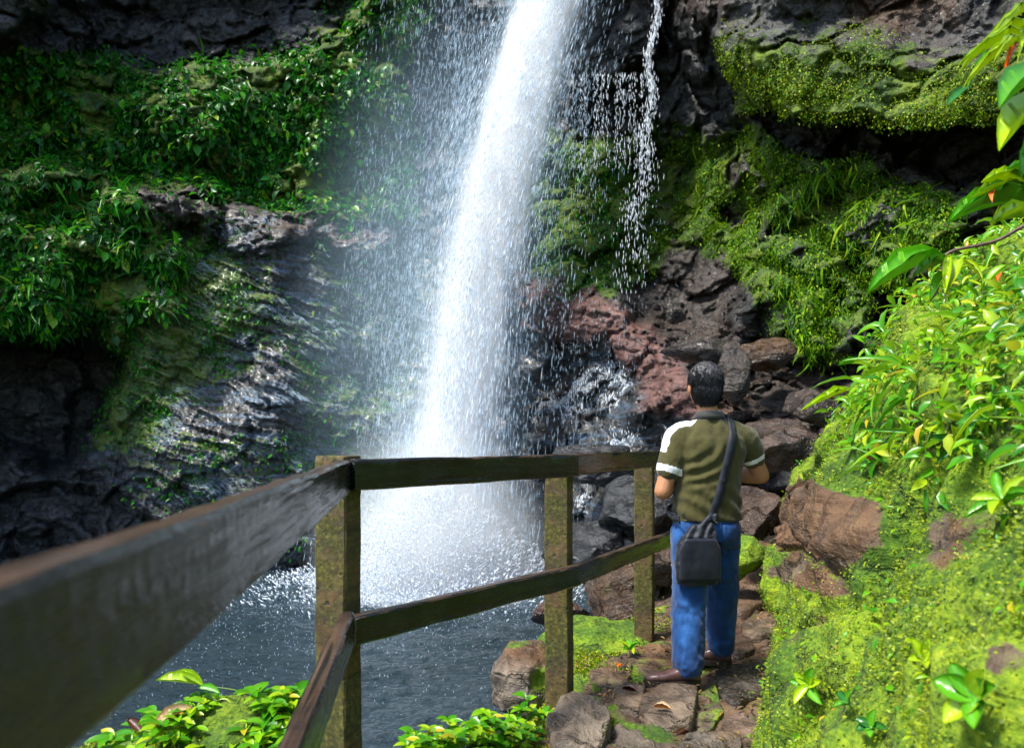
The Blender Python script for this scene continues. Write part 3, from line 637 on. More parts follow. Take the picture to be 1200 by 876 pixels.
# slate sky glints shaped as water films, and white water over rocks
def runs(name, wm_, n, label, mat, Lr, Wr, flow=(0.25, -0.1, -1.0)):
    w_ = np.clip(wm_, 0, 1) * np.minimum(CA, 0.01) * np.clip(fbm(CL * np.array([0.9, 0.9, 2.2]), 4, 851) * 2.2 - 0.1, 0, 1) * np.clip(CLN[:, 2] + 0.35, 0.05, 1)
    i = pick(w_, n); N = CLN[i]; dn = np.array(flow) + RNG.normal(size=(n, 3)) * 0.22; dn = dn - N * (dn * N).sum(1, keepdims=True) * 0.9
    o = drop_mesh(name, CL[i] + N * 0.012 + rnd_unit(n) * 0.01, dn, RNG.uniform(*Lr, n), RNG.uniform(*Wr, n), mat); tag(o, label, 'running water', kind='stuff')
runs('rock_glint_streaks', m_slate * (1 - m_cave) * (PX > 180) * (PY < 640), 9000, 'thin bluish water streaks standing in for sky glints along the layered black rock', M_spray, (0.03, 0.12), (0.004, 0.010), (1.0, -0.1, -0.36))
runs('rock_cascade', m_wet, 5000, 'white water breaking over the wet rocks right of the fall', M_fall, (0.03, 0.09), (0.006, 0.018))

n = 16000; a_ = RNG.random(n) * 6.28; r_ = np.abs(RNG.normal(size=n)) * 3.2; p_ = np.stack([FBn[0] + np.cos(a_) * r_ * 1.1, FBn[1] + np.sin(a_) * r_, np.full(n, WZ)], 1)
p_ = p_[(p_[:, 1] > 4.4) & (p_[:, 0] > -8) & (poly_sd(p_[:, 0], p_[:, 1], SHORE) < -0.1) & (p_[:, 1] < 12.5)]; n = len(p_); p_[:, 2] += 0.02 + RNG.random(n) ** 3 * 0.12
o = drop_mesh('pool_spatter', p_, np.array([0, 0, 1.0]) + RNG.normal(size=(n, 3)) * 0.6, RNG.uniform(0.008, 0.03, n), RNG.uniform(0.004, 0.010, n), M_spray); tag(o, 'white specks of spray pattering on the pool surface', 'spray', kind='stuff')
# ================================================================== RAILING
def wood(name, dark, light, mossy, rough, grain_axis, streak=1.0):
    t = NT(name)
    sc = [14, 14, 14]; sc[grain_axis] = 0.9
    v = t.coord(tuple(sc)); g = t.noise(1.6, 8, 0.65, v, 0.4); g2 = t.noise(6, 5, 0.6, v)
    big = t.noise(3.0, 6, 0.65)
    c = t.ramp(g, [(0.3, dark), (0.52, tuple((a + b) / 2 for a, b in zip(dark, light))), (0.72, light)])
    c = t.mix(t.mapr(big, 0.45, 0.68), c, tuple(x * 0.55 for x in dark))
    sc2 = [30, 30, 30]; sc2[grain_axis] = 0.7
    spl = t.mapr(t.noise(1.0, 3, 0.5, t.coord(tuple(sc2)), 0.2), 0.30, 0.37); c = t.mix(spl, (0.002, 0.0015, 0.001), c)
    f = t.mapr(t.math('ADD', t.math('ADD', t.math('MULTIPLY', t.noise(9, 8, 0.7), 0.5), t.math('MULTIPLY', t.noise(2.6, 4, 0.6), 0.5)), t.math('MULTIPLY', t.noise(60, 3, 0.6), 0.35)), 0.72 - 0.3 * mossy, 0.9 - 0.3 * mossy)
    mc = t.ramp(t.noise(55, 4, 0.7), [(0.3, (0.012, 0.016, 0.002)), (0.5, (0.05, 0.055, 0.005)), (0.62, (0.12, 0.115, 0.012)), (0.75, (0.25, 0.24, 0.08))])
    c = t.mix(t.math('MULTIPLY', f, min(1.0, mossy * 1.6)), c, mc)
    r = t.math('ADD', t.mapr(g2, 0.3, 0.7, rough[0], rough[1]), t.math('MULTIPLY', f, 0.35 * min(1, mossy * 2)), True)
    h = t.math('ADD', t.math('ADD', t.math('MULTIPLY', g, 0.7), t.math('MULTIPLY', spl, 0.8)), t.math('MULTIPLY', t.noise(45, 4, 0.6), 0.5))
    return t.done(t.bsdf(base=c, rough=r, spec=0.55, nrm=t.bump(h, 0.55, 0.012)))
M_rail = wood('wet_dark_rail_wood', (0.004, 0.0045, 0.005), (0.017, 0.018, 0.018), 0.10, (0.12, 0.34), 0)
M_railtop = wood('lit_reddish_rail_wood', (0.022, 0.012, 0.008), (0.085, 0.05, 0.03), 0.15, (0.28, 0.5), 0)  # reddish wood of the top faces, painted lighter as if lit
M_post = wood('mossy_post_wood', (0.022, 0.014, 0.007), (0.17, 0.085, 0.028), 0.5, (0.45, 0.75), 2)

def timber(name, a, b, wdt, hgt, mat, parent, roll=0.0, seed=0, warp=0.0025, vertical=False, topmat=None):
    """squared timber a->b, subdivided, edges worn; local X runs along it"""
    a, b = Vector(a), Vector(b); L = (b - a).length
    ns = max(8, int(L / 0.02)); prof = []
    bev = 0.007
    hw, hh = wdt / 2, hgt / 2
    def side(p, q, k): return [(p[0] + (q[0] - p[0]) * j / k, p[1] + (q[1] - p[1]) * j / k) for j in range(k)]
    cs = [(-hw + bev, -hh), (hw - bev, -hh), (hw, -hh + bev), (hw, hh - bev), (hw - bev, hh), (-hw + bev, hh), (-hw, hh - bev), (-hw, -hh + bev)]
    for k in range(8): prof += side(cs[k], cs[(k + 1) % 8], 5 if k % 2 == 0 else 2)
    prof = np.array(prof); m = len(prof)
    xs = np.concatenate([[0, 0], np.linspace(0.004, L - 0.004, ns), [L, L]])
    shr = np.concatenate([[0.0, 0.955], np.ones(ns), [0.955, 0.0]])
    co = np.zeros((len(xs), m, 3)); co[:, :, 0] = xs[:, None]; co[:, :, 1] = prof[None, :, 0] * shr[:, None]; co[:, :, 2] = prof[None, :, 1] * shr[:, None]
    c = co.reshape(-1, 3)
    c[:, 1] += warp * fbm(np.stack([c[:, 0] * 1.3, np.full(len(c), seed), c[:, 2] * 0], 1), 2, 901 + seed) + 0.0035 * fbm(c * np.array([4, 22, 22]), 3, 905 + seed)
    c[:, 2] += warp * fbm(np.stack([c[:, 0] * 1.3, np.full(len(c), seed + 9.0), c[:, 2] * 0], 1), 2, 903 + seed) + 0.0035 * fbm(c * np.array([4, 22, 22]), 3, 907 + seed)
    ch = fbm(c * np.array([9, 9, 9]), 3, 909 + seed); edge = (np.abs(np.abs(c[:, 1]) - hw) < bev * 1.3) & (np.abs(np.abs(c[:, 2]) - hh) < bev * 1.3)
    k_ = np.where(edge, np.clip(ch, 0, 1) * 0.10, 0); c[:, 1] *= 1 - k_; c[:, 2] *= 1 - k_
    i = np.arange(len(c)).reshape(len(xs), m); nx = np.roll(i, -1, 1)
    fq = np.stack([i[:-1], i[1:], nx[1:], nx[:-1]], -1).reshape(-1, 4)[:, ::-1]
    mats = [mat] if topmat is None else [mat, topmat]
    me = np_mesh(name, c, fq, True)
    for mm in mats: me.materials.append(mm)
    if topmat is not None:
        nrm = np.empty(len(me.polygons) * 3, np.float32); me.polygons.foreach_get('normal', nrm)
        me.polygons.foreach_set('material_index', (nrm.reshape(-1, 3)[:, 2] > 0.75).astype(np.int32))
    try: me.set_sharp_from_angle(angle=math.radians(40))
    except Exception: pass
    o = link(name, me, None, parent)
    d = (b - a).normalized()
    if vertical:
        R = Matrix(((0, math.cos(roll), -math.sin(roll)), (0, math.sin(roll), math.cos(roll)), (1, 0, 0)))
    else:
        s = Vector((0, 0, 1)).cross(d).normalized(); u = d.cross(s)
        R = Matrix((d, s, u)).transposed()
    o.matrix_world = Matrix.LocRotScale(a, R.to_quaternion(), None) if parent is None else Matrix.Translation(-Vector(parent.location)) @ Matrix.LocRotScale(a, R.to_quaternion(), None)
    return o
rail = empty('wooden_railing', (-0.61, 2.55, 0), 'dark wet wooden railing with mossy posts along the pool edge', 'railing')
RP = [(-0.617, 2.58), (0.235, 3.62), (0.868, 4.75)]
RW = math.radians(-17)
for k, (x, y) in enumerate(RP):
    gz = float(ground_z(np.array([x]), np.array([y]))[0])
    timber('post', (x, y, gz - 0.25), (x + (0.012 if k == 0 else 0), y, 1.232 if k == 0 else 1.16 if k == 1 else 1.2), 0.122, 0.118, M_post, rail, RW, 3 + k, 0.008, True)
def off(a, b, s):
    d = Vector((b[0] - a[0], b[1] - a[1])).normalized(); return Vector((d.y, -d.x)) * s
A = Vector((-0.552, 2.497)); B = Vector((0.30, 3.53)); C = Vector((0.95, 4.68)); D = Vector((1.13, 5.0))
n1, n2 = off(A, B, 0.03), off(B, C, 0.03)
def V3(v, z): return (v.x, v.y, z)
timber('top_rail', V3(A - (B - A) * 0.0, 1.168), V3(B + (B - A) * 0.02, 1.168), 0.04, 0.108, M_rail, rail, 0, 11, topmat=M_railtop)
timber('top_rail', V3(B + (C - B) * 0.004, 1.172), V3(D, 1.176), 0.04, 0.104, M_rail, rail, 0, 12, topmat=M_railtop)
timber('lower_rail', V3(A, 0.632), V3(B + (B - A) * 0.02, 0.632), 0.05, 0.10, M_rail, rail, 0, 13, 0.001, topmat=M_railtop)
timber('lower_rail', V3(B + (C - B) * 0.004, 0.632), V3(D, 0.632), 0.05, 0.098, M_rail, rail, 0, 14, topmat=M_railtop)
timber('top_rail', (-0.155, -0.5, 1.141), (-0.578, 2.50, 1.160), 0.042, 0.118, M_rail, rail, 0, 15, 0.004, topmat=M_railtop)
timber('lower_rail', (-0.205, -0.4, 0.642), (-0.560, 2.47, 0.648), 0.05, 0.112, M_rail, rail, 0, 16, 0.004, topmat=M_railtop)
# ================================================================== PERSON seen from behind
ORG = Vector((1.05, 4.03, 0.0))
def cone_chain(bm, pts, seg=14):
    """rounded-cone chain: pts = [(x,y,z,r)]"""
    for k, (x, y, z, r) in enumerate(pts):
        bmesh.ops.create_icosphere(bm, subdivisions=2, radius=r, matrix=Matrix.Translation((x, y, z)))
    for a, b in zip(pts[:-1], pts[1:]):
        va, vb = Vector(a[:3]), Vector(b[:3]); d = vb - va
        if d.length < 1e-5: continue
        M = Matrix.LocRotScale((va + vb) / 2, d.to_track_quat('Z', 'Y'), None)
        bmesh.ops.create_cone(bm, cap_ends=True, segments=seg, radius1=a[3], radius2=b[3], depth=d.length, matrix=M)
def loft(bm, rings, seg=28, power=2.3):
    """rings: (cx,cy,z,hx,hy) closed solid"""
    vs = []
    for cx, cy_, z, hx, hy in rings:
        row = []
        for j in range(seg):
            a = 2 * math.pi * j / seg; c, s = math.cos(a), math.sin(a)
            row.append(bm.verts.new((cx + hx * math.copysign(abs(c) ** (2 / power), c), cy_ + hy * math.copysign(abs(s) ** (2 / power), s), z)))
        vs.append(row)
    up = rings[-1][2] > rings[0][2]
    for r0, r1 in zip(vs[:-1], vs[1:]):
        for j in range(seg):
            f = (r0[j], r0[(j + 1) % seg], r1[(j + 1) % seg], r1[j]); bm.faces.new(f if up else f[::-1])
    bm.faces.new(vs[0][::-1] if up else vs[0]); bm.faces.new(vs[-1] if up else vs[-1][::-1])
def remesh(bm, name, voxel, iters=4, factor=0.5):
    me = bpy.data.meshes.new(name); bm.to_mesh(me); bm.free()
    o = bpy.data.objects.new('tmp_' + name, me); COL.objects.link(o)
    m = o.modifiers.new('r', 'REMESH'); m.mode = 'VOXEL'; m.voxel_size = voxel
    if iters:
        m2 = o.modifiers.new('s', 'SMOOTH'); m2.iterations = iters; m2.factor = factor
    dg = bpy.context.evaluated_depsgraph_get()
    out = bpy.data.meshes.new_from_object(o.evaluated_get(dg)); out.name = name
    bpy.data.objects.remove(o); bpy.data.meshes.remove(me)
    out.polygons.foreach_set('use_smooth', np.ones(len(out.polygons), bool))
    return out

def cloth(name, col, var, rough, weave, sheen=0.2, bstr=0.25):
    t = NT(name); n = t.noise(5, 5, 0.6)
    c = t.mix(t.mapr(n, 0.3, 0.7), col, var)
    wv = t.noise(weave, 2, 0.5)
    return t.done(t.bsdf(base=c, rough=rough, spec=0.25, sheen=sheen, nrm=t.bump(t.math('ADD', t.noise(28, 4, 0.6), t.math('MULTIPLY', wv, 0.4)), bstr, 0.01)))
M_olive = cloth('olive_jersey', (0.042, 0.038, 0.007), (0.058, 0.052, 0.011), 0.8, 500)
M_white = cloth('white_jersey', (0.75, 0.75, 0.74), (0.8, 0.8, 0.8), 0.8, 500)
M_collar = cloth('dark_collar', (0.02, 0.022, 0.02), (0.03, 0.03, 0.026), 0.8, 500)
M_bag = cloth('navy_nylon', (0.006, 0.008, 0.014), (0.010, 0.013, 0.022), 0.45, 900, 0.1)
t = NT('blue_denim'); n = t.noise(9, 6, 0.65, t.coord((1, 1, 0.45))); wv = t.noise(420, 2, 0.5, t.coord((1, 1, 0.5)))
c = t.ramp(n, [(0.32, (0.0015, 0.013, 0.06)), (0.5, (0.002, 0.03, 0.12)), (0.68, (0.010, 0.075, 0.24))])
c = t.mix(t.math('MULTIPLY', wv, 0.2), c, (0.05, 0.15, 0.4))
M_denim = t.done(t.bsdf(base=c, rough=0.78, spec=0.2, sheen=0.15, nrm=t.bump(t.math('ADD', t.noise(26, 4, 0.6), t.math('MULTIPLY', wv, 0.3)), 0.3, 0.01)))
t = NT('skin'); n = t.noise(14, 5, 0.6)
M_skin = t.done(t.bsdf(base=t.mix(n, (0.36, 0.16, 0.075), (0.46, 0.22, 0.11)), rough=0.5, spec=0.4, sss=0.12))
t = NT('black_hair'); n = t.noise(1.2, 3, 0.6, t.coord((160, 160, 30)))
M_hair = t.done(t.bsdf(base=t.mix(n, (0.006, 0.006, 0.007), (0.022, 0.02, 0.022)), rough=0.38, spec=0.5, nrm=t.bump(n, 0.7, 0.006)))
t = NT('brown_leather'); n = t.noise(12, 6, 0.65)
M_leather = t.done(t.bsdf(base=t.ramp(n, [(0.3, (0.04, 0.018, 0.014)), (0.6, (0.14, 0.07, 0.06)), (0.8, (0.28, 0.2, 0.19))]), rough=0.3, spec=0.5, nrm=t.bump(t.noise(50, 4), 0.25, 0.004)))
t = NT('shoe_sole'); M_sole = t.done(t.bsdf(base=(0.02, 0.012, 0.009), rough=0.6))
t = NT('eye'); M_eye = t.done(t.bsdf(base=(0.7, 0.68, 0.65), rough=0.2))

man = empty('person', ORG, 'man seen from behind in an olive shirt and blue jeans standing at the rail', 'person')
HC = Vector((0.026, 0.015, 1.595))            # middle of the head
SHL, ELL, WRL = Vector((-0.125, 0.0, 1.335)), Vector((-0.226, -0.02, 1.01)), Vector((-0.035, 0.235, 1.09))
SHR, ELR, WRR = Vector((0.235, 0.0, 1.335)), Vector((0.375, 0.05, 1.09)), Vector((0.19, 0.295, 1.10))
HIPL, KNL, ANL = Vector((-0.068, -0.005, 0.86)), Vector((-0.102, -0.085, 0.46)), Vector((-0.138, -0.165, 0.085))
HIPR, KNR, ANR = Vector((0.118, 0.0, 0.86)), Vector((0.158, 0.075, 0.47)), Vector((0.178, 0.155, 0.085))
bm = bmesh.new()
# trunk, neck and head
loft(bm, [(0.03, 0, 0.78, 0.13, 0.10), (0.03, 0, 0.95, 0.155, 0.105), (0.035, 0, 1.12, 0.16, 0.105), (0.05, 0, 1.28, 0.175, 0.10), (0.052, 0, 1.37, 0.14, 0.075), (0.05, 0.0, 1.41, 0.07, 0.06)])
cone_chain(bm, [(0.048, -0.005, 1.36, 0.062), (0.036, 0.0, 1.47, 0.055), (HC.x, 0.01, 1.53, 0.058)])
for (dx, dy, dz, sx, sy, sz) in [(0, -0.012, 0.025, 0.083, 0.098, 0.098), (0, 0.03, -0.03, 0.070, 0.072, 0.085), (0, 0.055, -0.078, 0.042, 0.04, 0.035), (0, 0.098, -0.008, 0.014, 0.020, 0.028), (0, 0.104, -0.026, 0.018, 0.016, 0.013), (0, 0.088, -0.062, 0.026, 0.014, 0.008),
                                 (-0.086, -0.005, -0.015, 0.012, 0.020, 0.034), (0.086, -0.005, -0.015, 0.012, 0.020, 0.034), (0, 0.085, 0.022, 0.055, 0.014, 0.010)]:
    bmesh.ops.create_icosphere(bm, subdivisions=3, radius=1, matrix=Matrix.LocRotScale(HC + Vector((dx, dy, dz)), Matrix.Rotation(math.radians(-8), 3, 'Z').to_quaternion(), (sx, sy, sz)))
def mid(a, b, u): return a + (b - a) * u
for SH, EL, WR, sgn in ((SHL, ELL, WRL, 1), (SHR, ELR, WRR, -1)):
    m1, m2 = mid(SH, EL, 0.45), mid(EL, WR, 0.3)
    cone_chain(bm, [(SH.x + 0.02 * sgn, SH.y, SH.z - 0.03, 0.05), (*m1, 0.05), (*EL, 0.047), (*m2, 0.049), (*mid(EL, WR, 0.75), 0.033), (*WR, 0.028)])
    # hand: palm, four curled fingers and a thumb closing over each other in front of the chest
    fd = (WR - EL).normalized(); ac = Vector((0, 0, 1)); sd = fd.cross(ac).normalized()
    pc = WR + fd * 0.05
    bmesh.ops.create_icosphere(bm, subdivisions=3, radius=1, matrix=Matrix.LocRotScale(pc, Matrix((fd, ac, fd.cross(ac))).transposed().to_quaternion(), (0.055, 0.042, 0.018)))
    inw = sd * (-sgn)
    for q in range(4):
        base = WR + fd * 0.088 + ac * (0.030 - 0.0195 * q); Lf = (0.040, 0.045, 0.042, 0.033)[q]
        p1 = base + (fd * 0.8 + inw * 0.6) * Lf; p2 = p1 + (fd * 0.1 + inw * 1.0) * Lf * 0.7; p3 = p2 + (-fd * 0.6 + inw * 0.7) * Lf * 0.5
        cone_chain(bm, [(*base, 0.0092), (*p1, 0.0085), (*p2, 0.0078), (*p3, 0.0068)], 8)
    tb = WR + fd * 0.03 + ac * 0.034; t1 = tb + (fd * 0.5 + ac * 0.6 + inw * 0.4) * 0.04; t2 = t1 + (fd * 0.7 + ac * 0.1 + inw * 0.6) * 0.032
    cone_chain(bm, [(*tb, 0.0125), (*t1, 0.0105), (*t2, 0.008)], 8)
for HP, KN, AN in ((HIPL, KNL, ANL), (HIPR, KNR, ANR)):
    cone_chain(bm, [(*HP, 0.078), (*mid(HP, KN, 0.5), 0.068), (*KN, 0.052), (*mid(KN, AN, 0.35), 0.05), (*AN, 0.034), (AN.x - 0.03, AN.y + 0.005, 0.045, 0.03)])
link('body', remesh(bm, 'body', 0.0045, 5), M_skin, man)
for sx in (-1, 1):
    bm = bmesh.new(); bmesh.ops.create_uvsphere(bm, u_segments=16, v_segments=10, radius=0.0115)
    me = bpy.data.meshes.new('eye'); bm.to_mesh(me); bm.free(); link('eye', me, M_eye, man, HC + Vector((sx * 0.031 + 0.012, 0.088, 0.006)))
# hair: cap with its strands
bm = bmesh.new()
RH = Matrix.Rotation(math.radians(-8), 3, 'Z').to_quaternion()
for (dx, dy, dz, sx, sy, sz) in [(0, -0.018, 0.034, 0.096, 0.103, 0.103), (0, -0.032, -0.02, 0.086, 0.085, 0.080), (0, -0.034, -0.058, 0.066, 0.062, 0.058), (0, 0.035, 0.075, 0.066, 0.062, 0.052)]:
    bmesh.ops.create_icosphere(bm, subdivisions=3, radius=1, matrix=Matrix.LocRotScale(HC + Vector((dx, dy, dz)), RH, (sx, sy, sz)))
me = remesh(bm, 'hair', 0.0045, 4); co, no = me_arrays(me)
co += no * (0.005 * fbm(co * np.array([40, 40, 22]), 3, 1001) + 0.003 * fbm(co * np.array([120, 120, 50]), 2, 1003))[:, None]; set_co(me, co)
hair = link('hair', me, M_hair, man)
i = RNG.integers(0, len(co), 12000); N = no[i]; swirl = np.cross(N, np.array([0, 0, 1.0])) * 0.35
dd = N * 0.28 + np.array([0, -0.1, -0.9]) + swirl + rnd_unit(len(i)) * 0.35
sp = link('hair_strands', scatter_leaves('hair_strands', co[i] - N * 0.002, dd, N, RNG.uniform(0.016, 0.032, len(i)), RNG.uniform(0.0016, 0.003, len(i)), T_BLADE), M_hair, hair)

# shirt: trunk and both sleeves in one skin
bm = bmesh.new()
loft(bm, [(0.03, -0.002, 0.850, 0.186, 0.128), (0.03, 0, 0.90, 0.187, 0.13), (0.03, -0.002, 1.0, 0.183, 0.124), (0.036, -0.004, 1.12, 0.187, 0.122), (0.045, -0.006, 1.23, 0.203, 0.121), (0.052, -0.006, 1.30, 0.206, 0.112), (0.054, -0.004, 1.352, 0.178, 0.094), (0.053, -0.002, 1.388, 0.125, 0.078), (0.05, -0.002, 1.418, 0.074, 0.068)], 40, 2.4)
EL_END, ER_END = mid(SHL, ELL, 0.64), mid(SHR, ELR, 0.58)
cone_chain(bm, [(SHL.x + 0.045, 0, 1.318, 0.082), (SHL.x - 0.012, 0, 1.30, 0.080), (*mid(SHL, ELL, 0.4), 0.078), (*EL_END, 0.071)], 24)
cone_chain(bm, [(SHR.x - 0.045, 0, 1.318, 0.082), (SHR.x + 0.012, 0, 1.30, 0.080), (*mid(SHR, ELR, 0.42), 0.076), (*ER_END, 0.069)], 24)
me = remesh(bm, 'shirt', 0.0065, 8); co, no = me_arrays(me)
# folds: drawn towards the left armpit and slack at the waist
x, z = co[:, 0], co[:, 2]
r1 = np.hypot(x + 0.13, z - 1.36); arc = np.sin(r1 * 95 + 3.0 * fbm(co * 5, 2, 1011)) * np.exp(-((r1 - 0.24) / 0.10) ** 2) * sstep(-0.19, -0.08, x) * sstep(0.16, 0.02, x)
pull = np.sin((x * 0.55 + z) * 78 + 4 * fbm(co * 4, 2, 1013)) * sstep(1.12, 0.95, z)
fold = 0.0075 * arc + 0.0045 * pull + 0.010 * fbm(co * np.array([9, 9, 6]), 3, 1015) + 0.004 * fbm(co * np.array([26, 20, 14]), 3, 1017)
ok = (no[:, 2] > -0.8)
co += no * (fold * ok)[:, None]; set_co(me, co)
fc = np.empty(len(me.polygons) * 3, np.float32); me.polygons.foreach_get('center', fc); fc = fc.reshape(-1, 3).astype(float)
fn = np.empty(len(me.polygons) * 3, np.float32); me.polygons.foreach_get('normal', fn); fn = fn.reshape(-1, 3)
for m in (M_olive, M_white, M_collar): me.materials.append(m)
def seg_t(p, a, b):
    a, b = np.array(a), np.array(b); return ((p - a) @ (b - a)) / ((b - a) @ (b - a))
mi = np.zeros(len(fc), np.int32)
for SH, END, sg in ((SHL, EL_END, -1), (SHR, ER_END, 1)):
    tt = seg_t(fc, SH, END); side_ = sg * (fc[:, 0] - 0.05)
    ax_y = SH.y + (END.y - SH.y) * np.clip(tt, 0, 1)
    nearx = side_ > (0.075 if sg < 0 else 0.07)
    stripe = (side_ > 0.06) & (np.abs(fc[:, 1] + (0.022 if sg < 0 else -0.03) - ax_y) < np.interp(side_, [0.06, 0.13, 0.25], [0.016, 0.032, 0.030])) & ((fn[:, 2] > 0.05) | (sg * fn[:, 0] > 0.5)) & (tt < 0.62)
    mi[stripe] = 1
    axp = np.array(SH) + np.clip(tt, 0, 1.0)[:, None] * (np.array(END) - np.array(SH)); rad_ = np.linalg.norm(fc - axp, axis=1)
    mi[(tt > 0.92) & (tt < 1.08) & (rad_ < 0.079) & (side_ > 0.158)] = 1
mi[(fc[:, 2] > 1.402) & (np.abs(fc[:, 0] - 0.05) < 0.09)] = 2
me.polygons.foreach_set('material_index', mi)
link('shirt', me, None, man)
SHIRT_BVH = BVHTree.FromPolygons([Vector(v) for v in co], [tuple(p.vertices) for p in me.polygons])
# collar standing round the neck
bm = bmesh.new(); sg = 40
for k in range(sg):
    pass
ring = [(0.078, 0.070, 1.408), (0.074, 0.066, 1.424), (0.067, 0.060, 1.446), (0.071, 0.064, 1.452), (0.084, 0.077, 1.432), (0.092, 0.084, 1.412)]
vr = [[bm.verts.new((0.046 + rx * math.cos(2 * math.pi * j / sg), -0.002 + ry * math.sin(2 * math.pi * j / sg), z - 0.02 * max(0, math.sin(2 * math.pi * j / sg)))) for j in range(sg)] for rx, ry, z in ring]
for r0, r1 in zip(vr, vr[1:] + vr[:1]):
    for j in range(sg): bm.faces.new((r0[j], r0[(j + 1) % sg], r1[(j + 1) % sg], r1[j]))
bmesh.ops.recalc_face_normals(bm, faces=bm.faces)
me = bpy.data.meshes.new('collar'); bm.to_mesh(me); bm.free(); me.polygons.foreach_set('use_smooth', np.ones(len(me.polygons), bool)); link('collar', me, M_collar, man)

# jeans
bm = bmesh.new()
loft(bm, [(0.027, -0.002, 0.735, 0.165, 0.118), (0.027, -0.002, 0.80, 0.176, 0.122), (0.028, 0, 0.895, 0.168, 0.112)], 36, 2.4)
cone_chain(bm, [(HIPL.x, HIPL.y, 0.80, 0.104), (*mid(HIPL, KNL, 0.45), 0.099), (*KNL, 0.090), (*mid(KNL, ANL, 0.5), 0.089), (ANL.x, ANL.y, 0.105, 0.086)], 24)
cone_chain(bm, [(HIPR.x, HIPR.y, 0.80, 0.104), (*mid(HIPR, KNR, 0.45), 0.098), (*KNR, 0.086), (*mid(KNR, ANR, 0.5), 0.083), (ANR.x, ANR.y, 0.105, 0.080)], 24)
me = remesh(bm, 'jeans', 0.0065, 6); co, no = me_arrays(me); z = co[:, 2]
co[:, 2] = np.maximum(co[:, 2], 0.045 + 0.012 * vnoise(co * 9, 3))
kn = np.exp(-((z - 0.45) / 0.10) ** 2); hem = sstep(0.28, 0.06, z)
fold = (0.15 + 0.7 * kn + 1.2 * hem) * 0.0036 * np.sin(z * (80) + co[:, 0] * 45 + 9 * fbm(co * np.array([6, 6, 5]), 2, 1021)) * np.clip(0.5 + 2 * vnoise(co * 7, 1027), 0, 1.3) + 0.011 * fbm(co * np.array([11, 11, 7]), 3, 1023) + 0.004 * fbm(co * np.array([26, 26, 18]), 3, 1025)
co += no * fold[:, None]; set_co(me, co)
jeans = link('jeans', me, M_denim, man)
JB = BVHTree.FromPolygons([Vector(v) for v in co], [tuple(p.vertices) for p in me.polygons])
pv, n_ = [], 9
for a in range(n_):
    for b_ in range(n_):
        x_, z_ = 0.075 + 0.125 * a / (n_ - 1), 0.835 - 0.13 * b_ / (n_ - 1) - (0.014 * (1 - abs(a / (n_ - 1) * 2 - 1)) if b_ == n_ - 1 else 0)
        h_ = JB.ray_cast(Vector((x_, -1, z_)), Vector((0, 1, 0)))[0]; pv.append((x_, (h_.y if h_ else -0.11) - 0.006, z_))
pv = np.array(pv); gq = grid_faces(n_, n_); bk2 = pv + np.array([0, 0.007, 0]); pb = [k for k in range(n_)] + [k * n_ + n_ - 1 for k in range(1, n_)] + [n_ * n_ - 2 - k for k in range(n_ - 1)] + [k * n_ for k in range(n_ - 2, 0, -1)]
link('back_pocket', np_mesh('back_pocket', np.concatenate([pv, bk2]), np.concatenate([gq, gq[:, ::-1] + n_ * n_, np.array([(a, b_, b_ + n_ * n_, a + n_ * n_) for a, b_ in zip(pb, pb[1:] + pb[:1])])])), M_denim, jeans)

# shoes, both pointing left
def shoe(heel, ang, name='shoe'):
    d = Vector((math.cos(ang), math.sin(ang), 0)); s = Vector((-d.y, d.x, 0)); h = Vector(heel)
    prof = [(-0.015, 0.030, 0.060), (0.02, 0.036, 0.085), (0.07, 0.038, 0.088), (0.12, 0.042, 0.066), (0.17, 0.048, 0.052), (0.22, 0.045, 0.045), (0.255, 0.032, 0.036), (0.272, 0.012, 0.026)]
    bm = bmesh.new(); rows = []
    for u, wd_, ht in prof:
        row = []
        for j in range(20):
            a = 2 * math.pi * j / 20; c, sn = math.cos(a), math.sin(a)
            row.append(bm.verts.new(h + d * u + s * (wd_ * math.copysign(abs(c) ** 0.8, c)) + Vector((0, 0, 0.018 + max(0, ht * (0.5 + 0.5 * math.copysign(abs(sn) ** 0.85, sn)))))))
        rows.append(row)
    for r0, r1 in zip(rows[:-1], rows[1:]):
        for j in range(20): bm.faces.new((r0[j], r0[(j + 1) % 20], r1[(j + 1) % 20], r1[j]))
    bm.faces.new(rows[0]); bm.faces.new(rows[-1][::-1]); bmesh.ops.recalc_face_normals(bm, faces=bm.faces)
    me = remesh(bm, name, 0.005, 3); o = link(name, me, M_leather, man)
    bm = bmesh.new(); top, bot = [], []
    for j in range(40):
        a = 2 * math.pi * j / 40; u = 0.13 - 0.15 * math.cos(a); wd_ = 0.052 * abs(math.sin(a)) ** 0.7 * (0.80 + 0.25 * math.sin(min(1, max(0, u / 0.27)) * 2.2)) * math.copysign(1, math.sin(a))
        p = h + d * u + s * wd_; top.append(bm.verts.new(p + Vector((0, 0, 0.026)))); bot.append(bm.verts.new(p * 1.0 + Vector((0, 0, 0.0))))
    bm.faces.new(top); bm.faces.new(bot[::-1])
    for j in range(40): bm.faces.new((bot[j], bot[(j + 1) % 40], top[(j + 1) % 40], top[j]))
    bmesh.ops.recalc_face_normals(bm, faces=bm.faces)
    ms = bpy.data.meshes.new('sole'); bm.to_mesh(ms); bm.free(); link('sole', ms, M_sole, o)
shoe((ANL.x + 0.045, ANL.y - 0.012, 0.0), math.radians(172))
shoe((ANR.x + 0.04, ANR.y - 0.02, 0.0), math.radians(160))

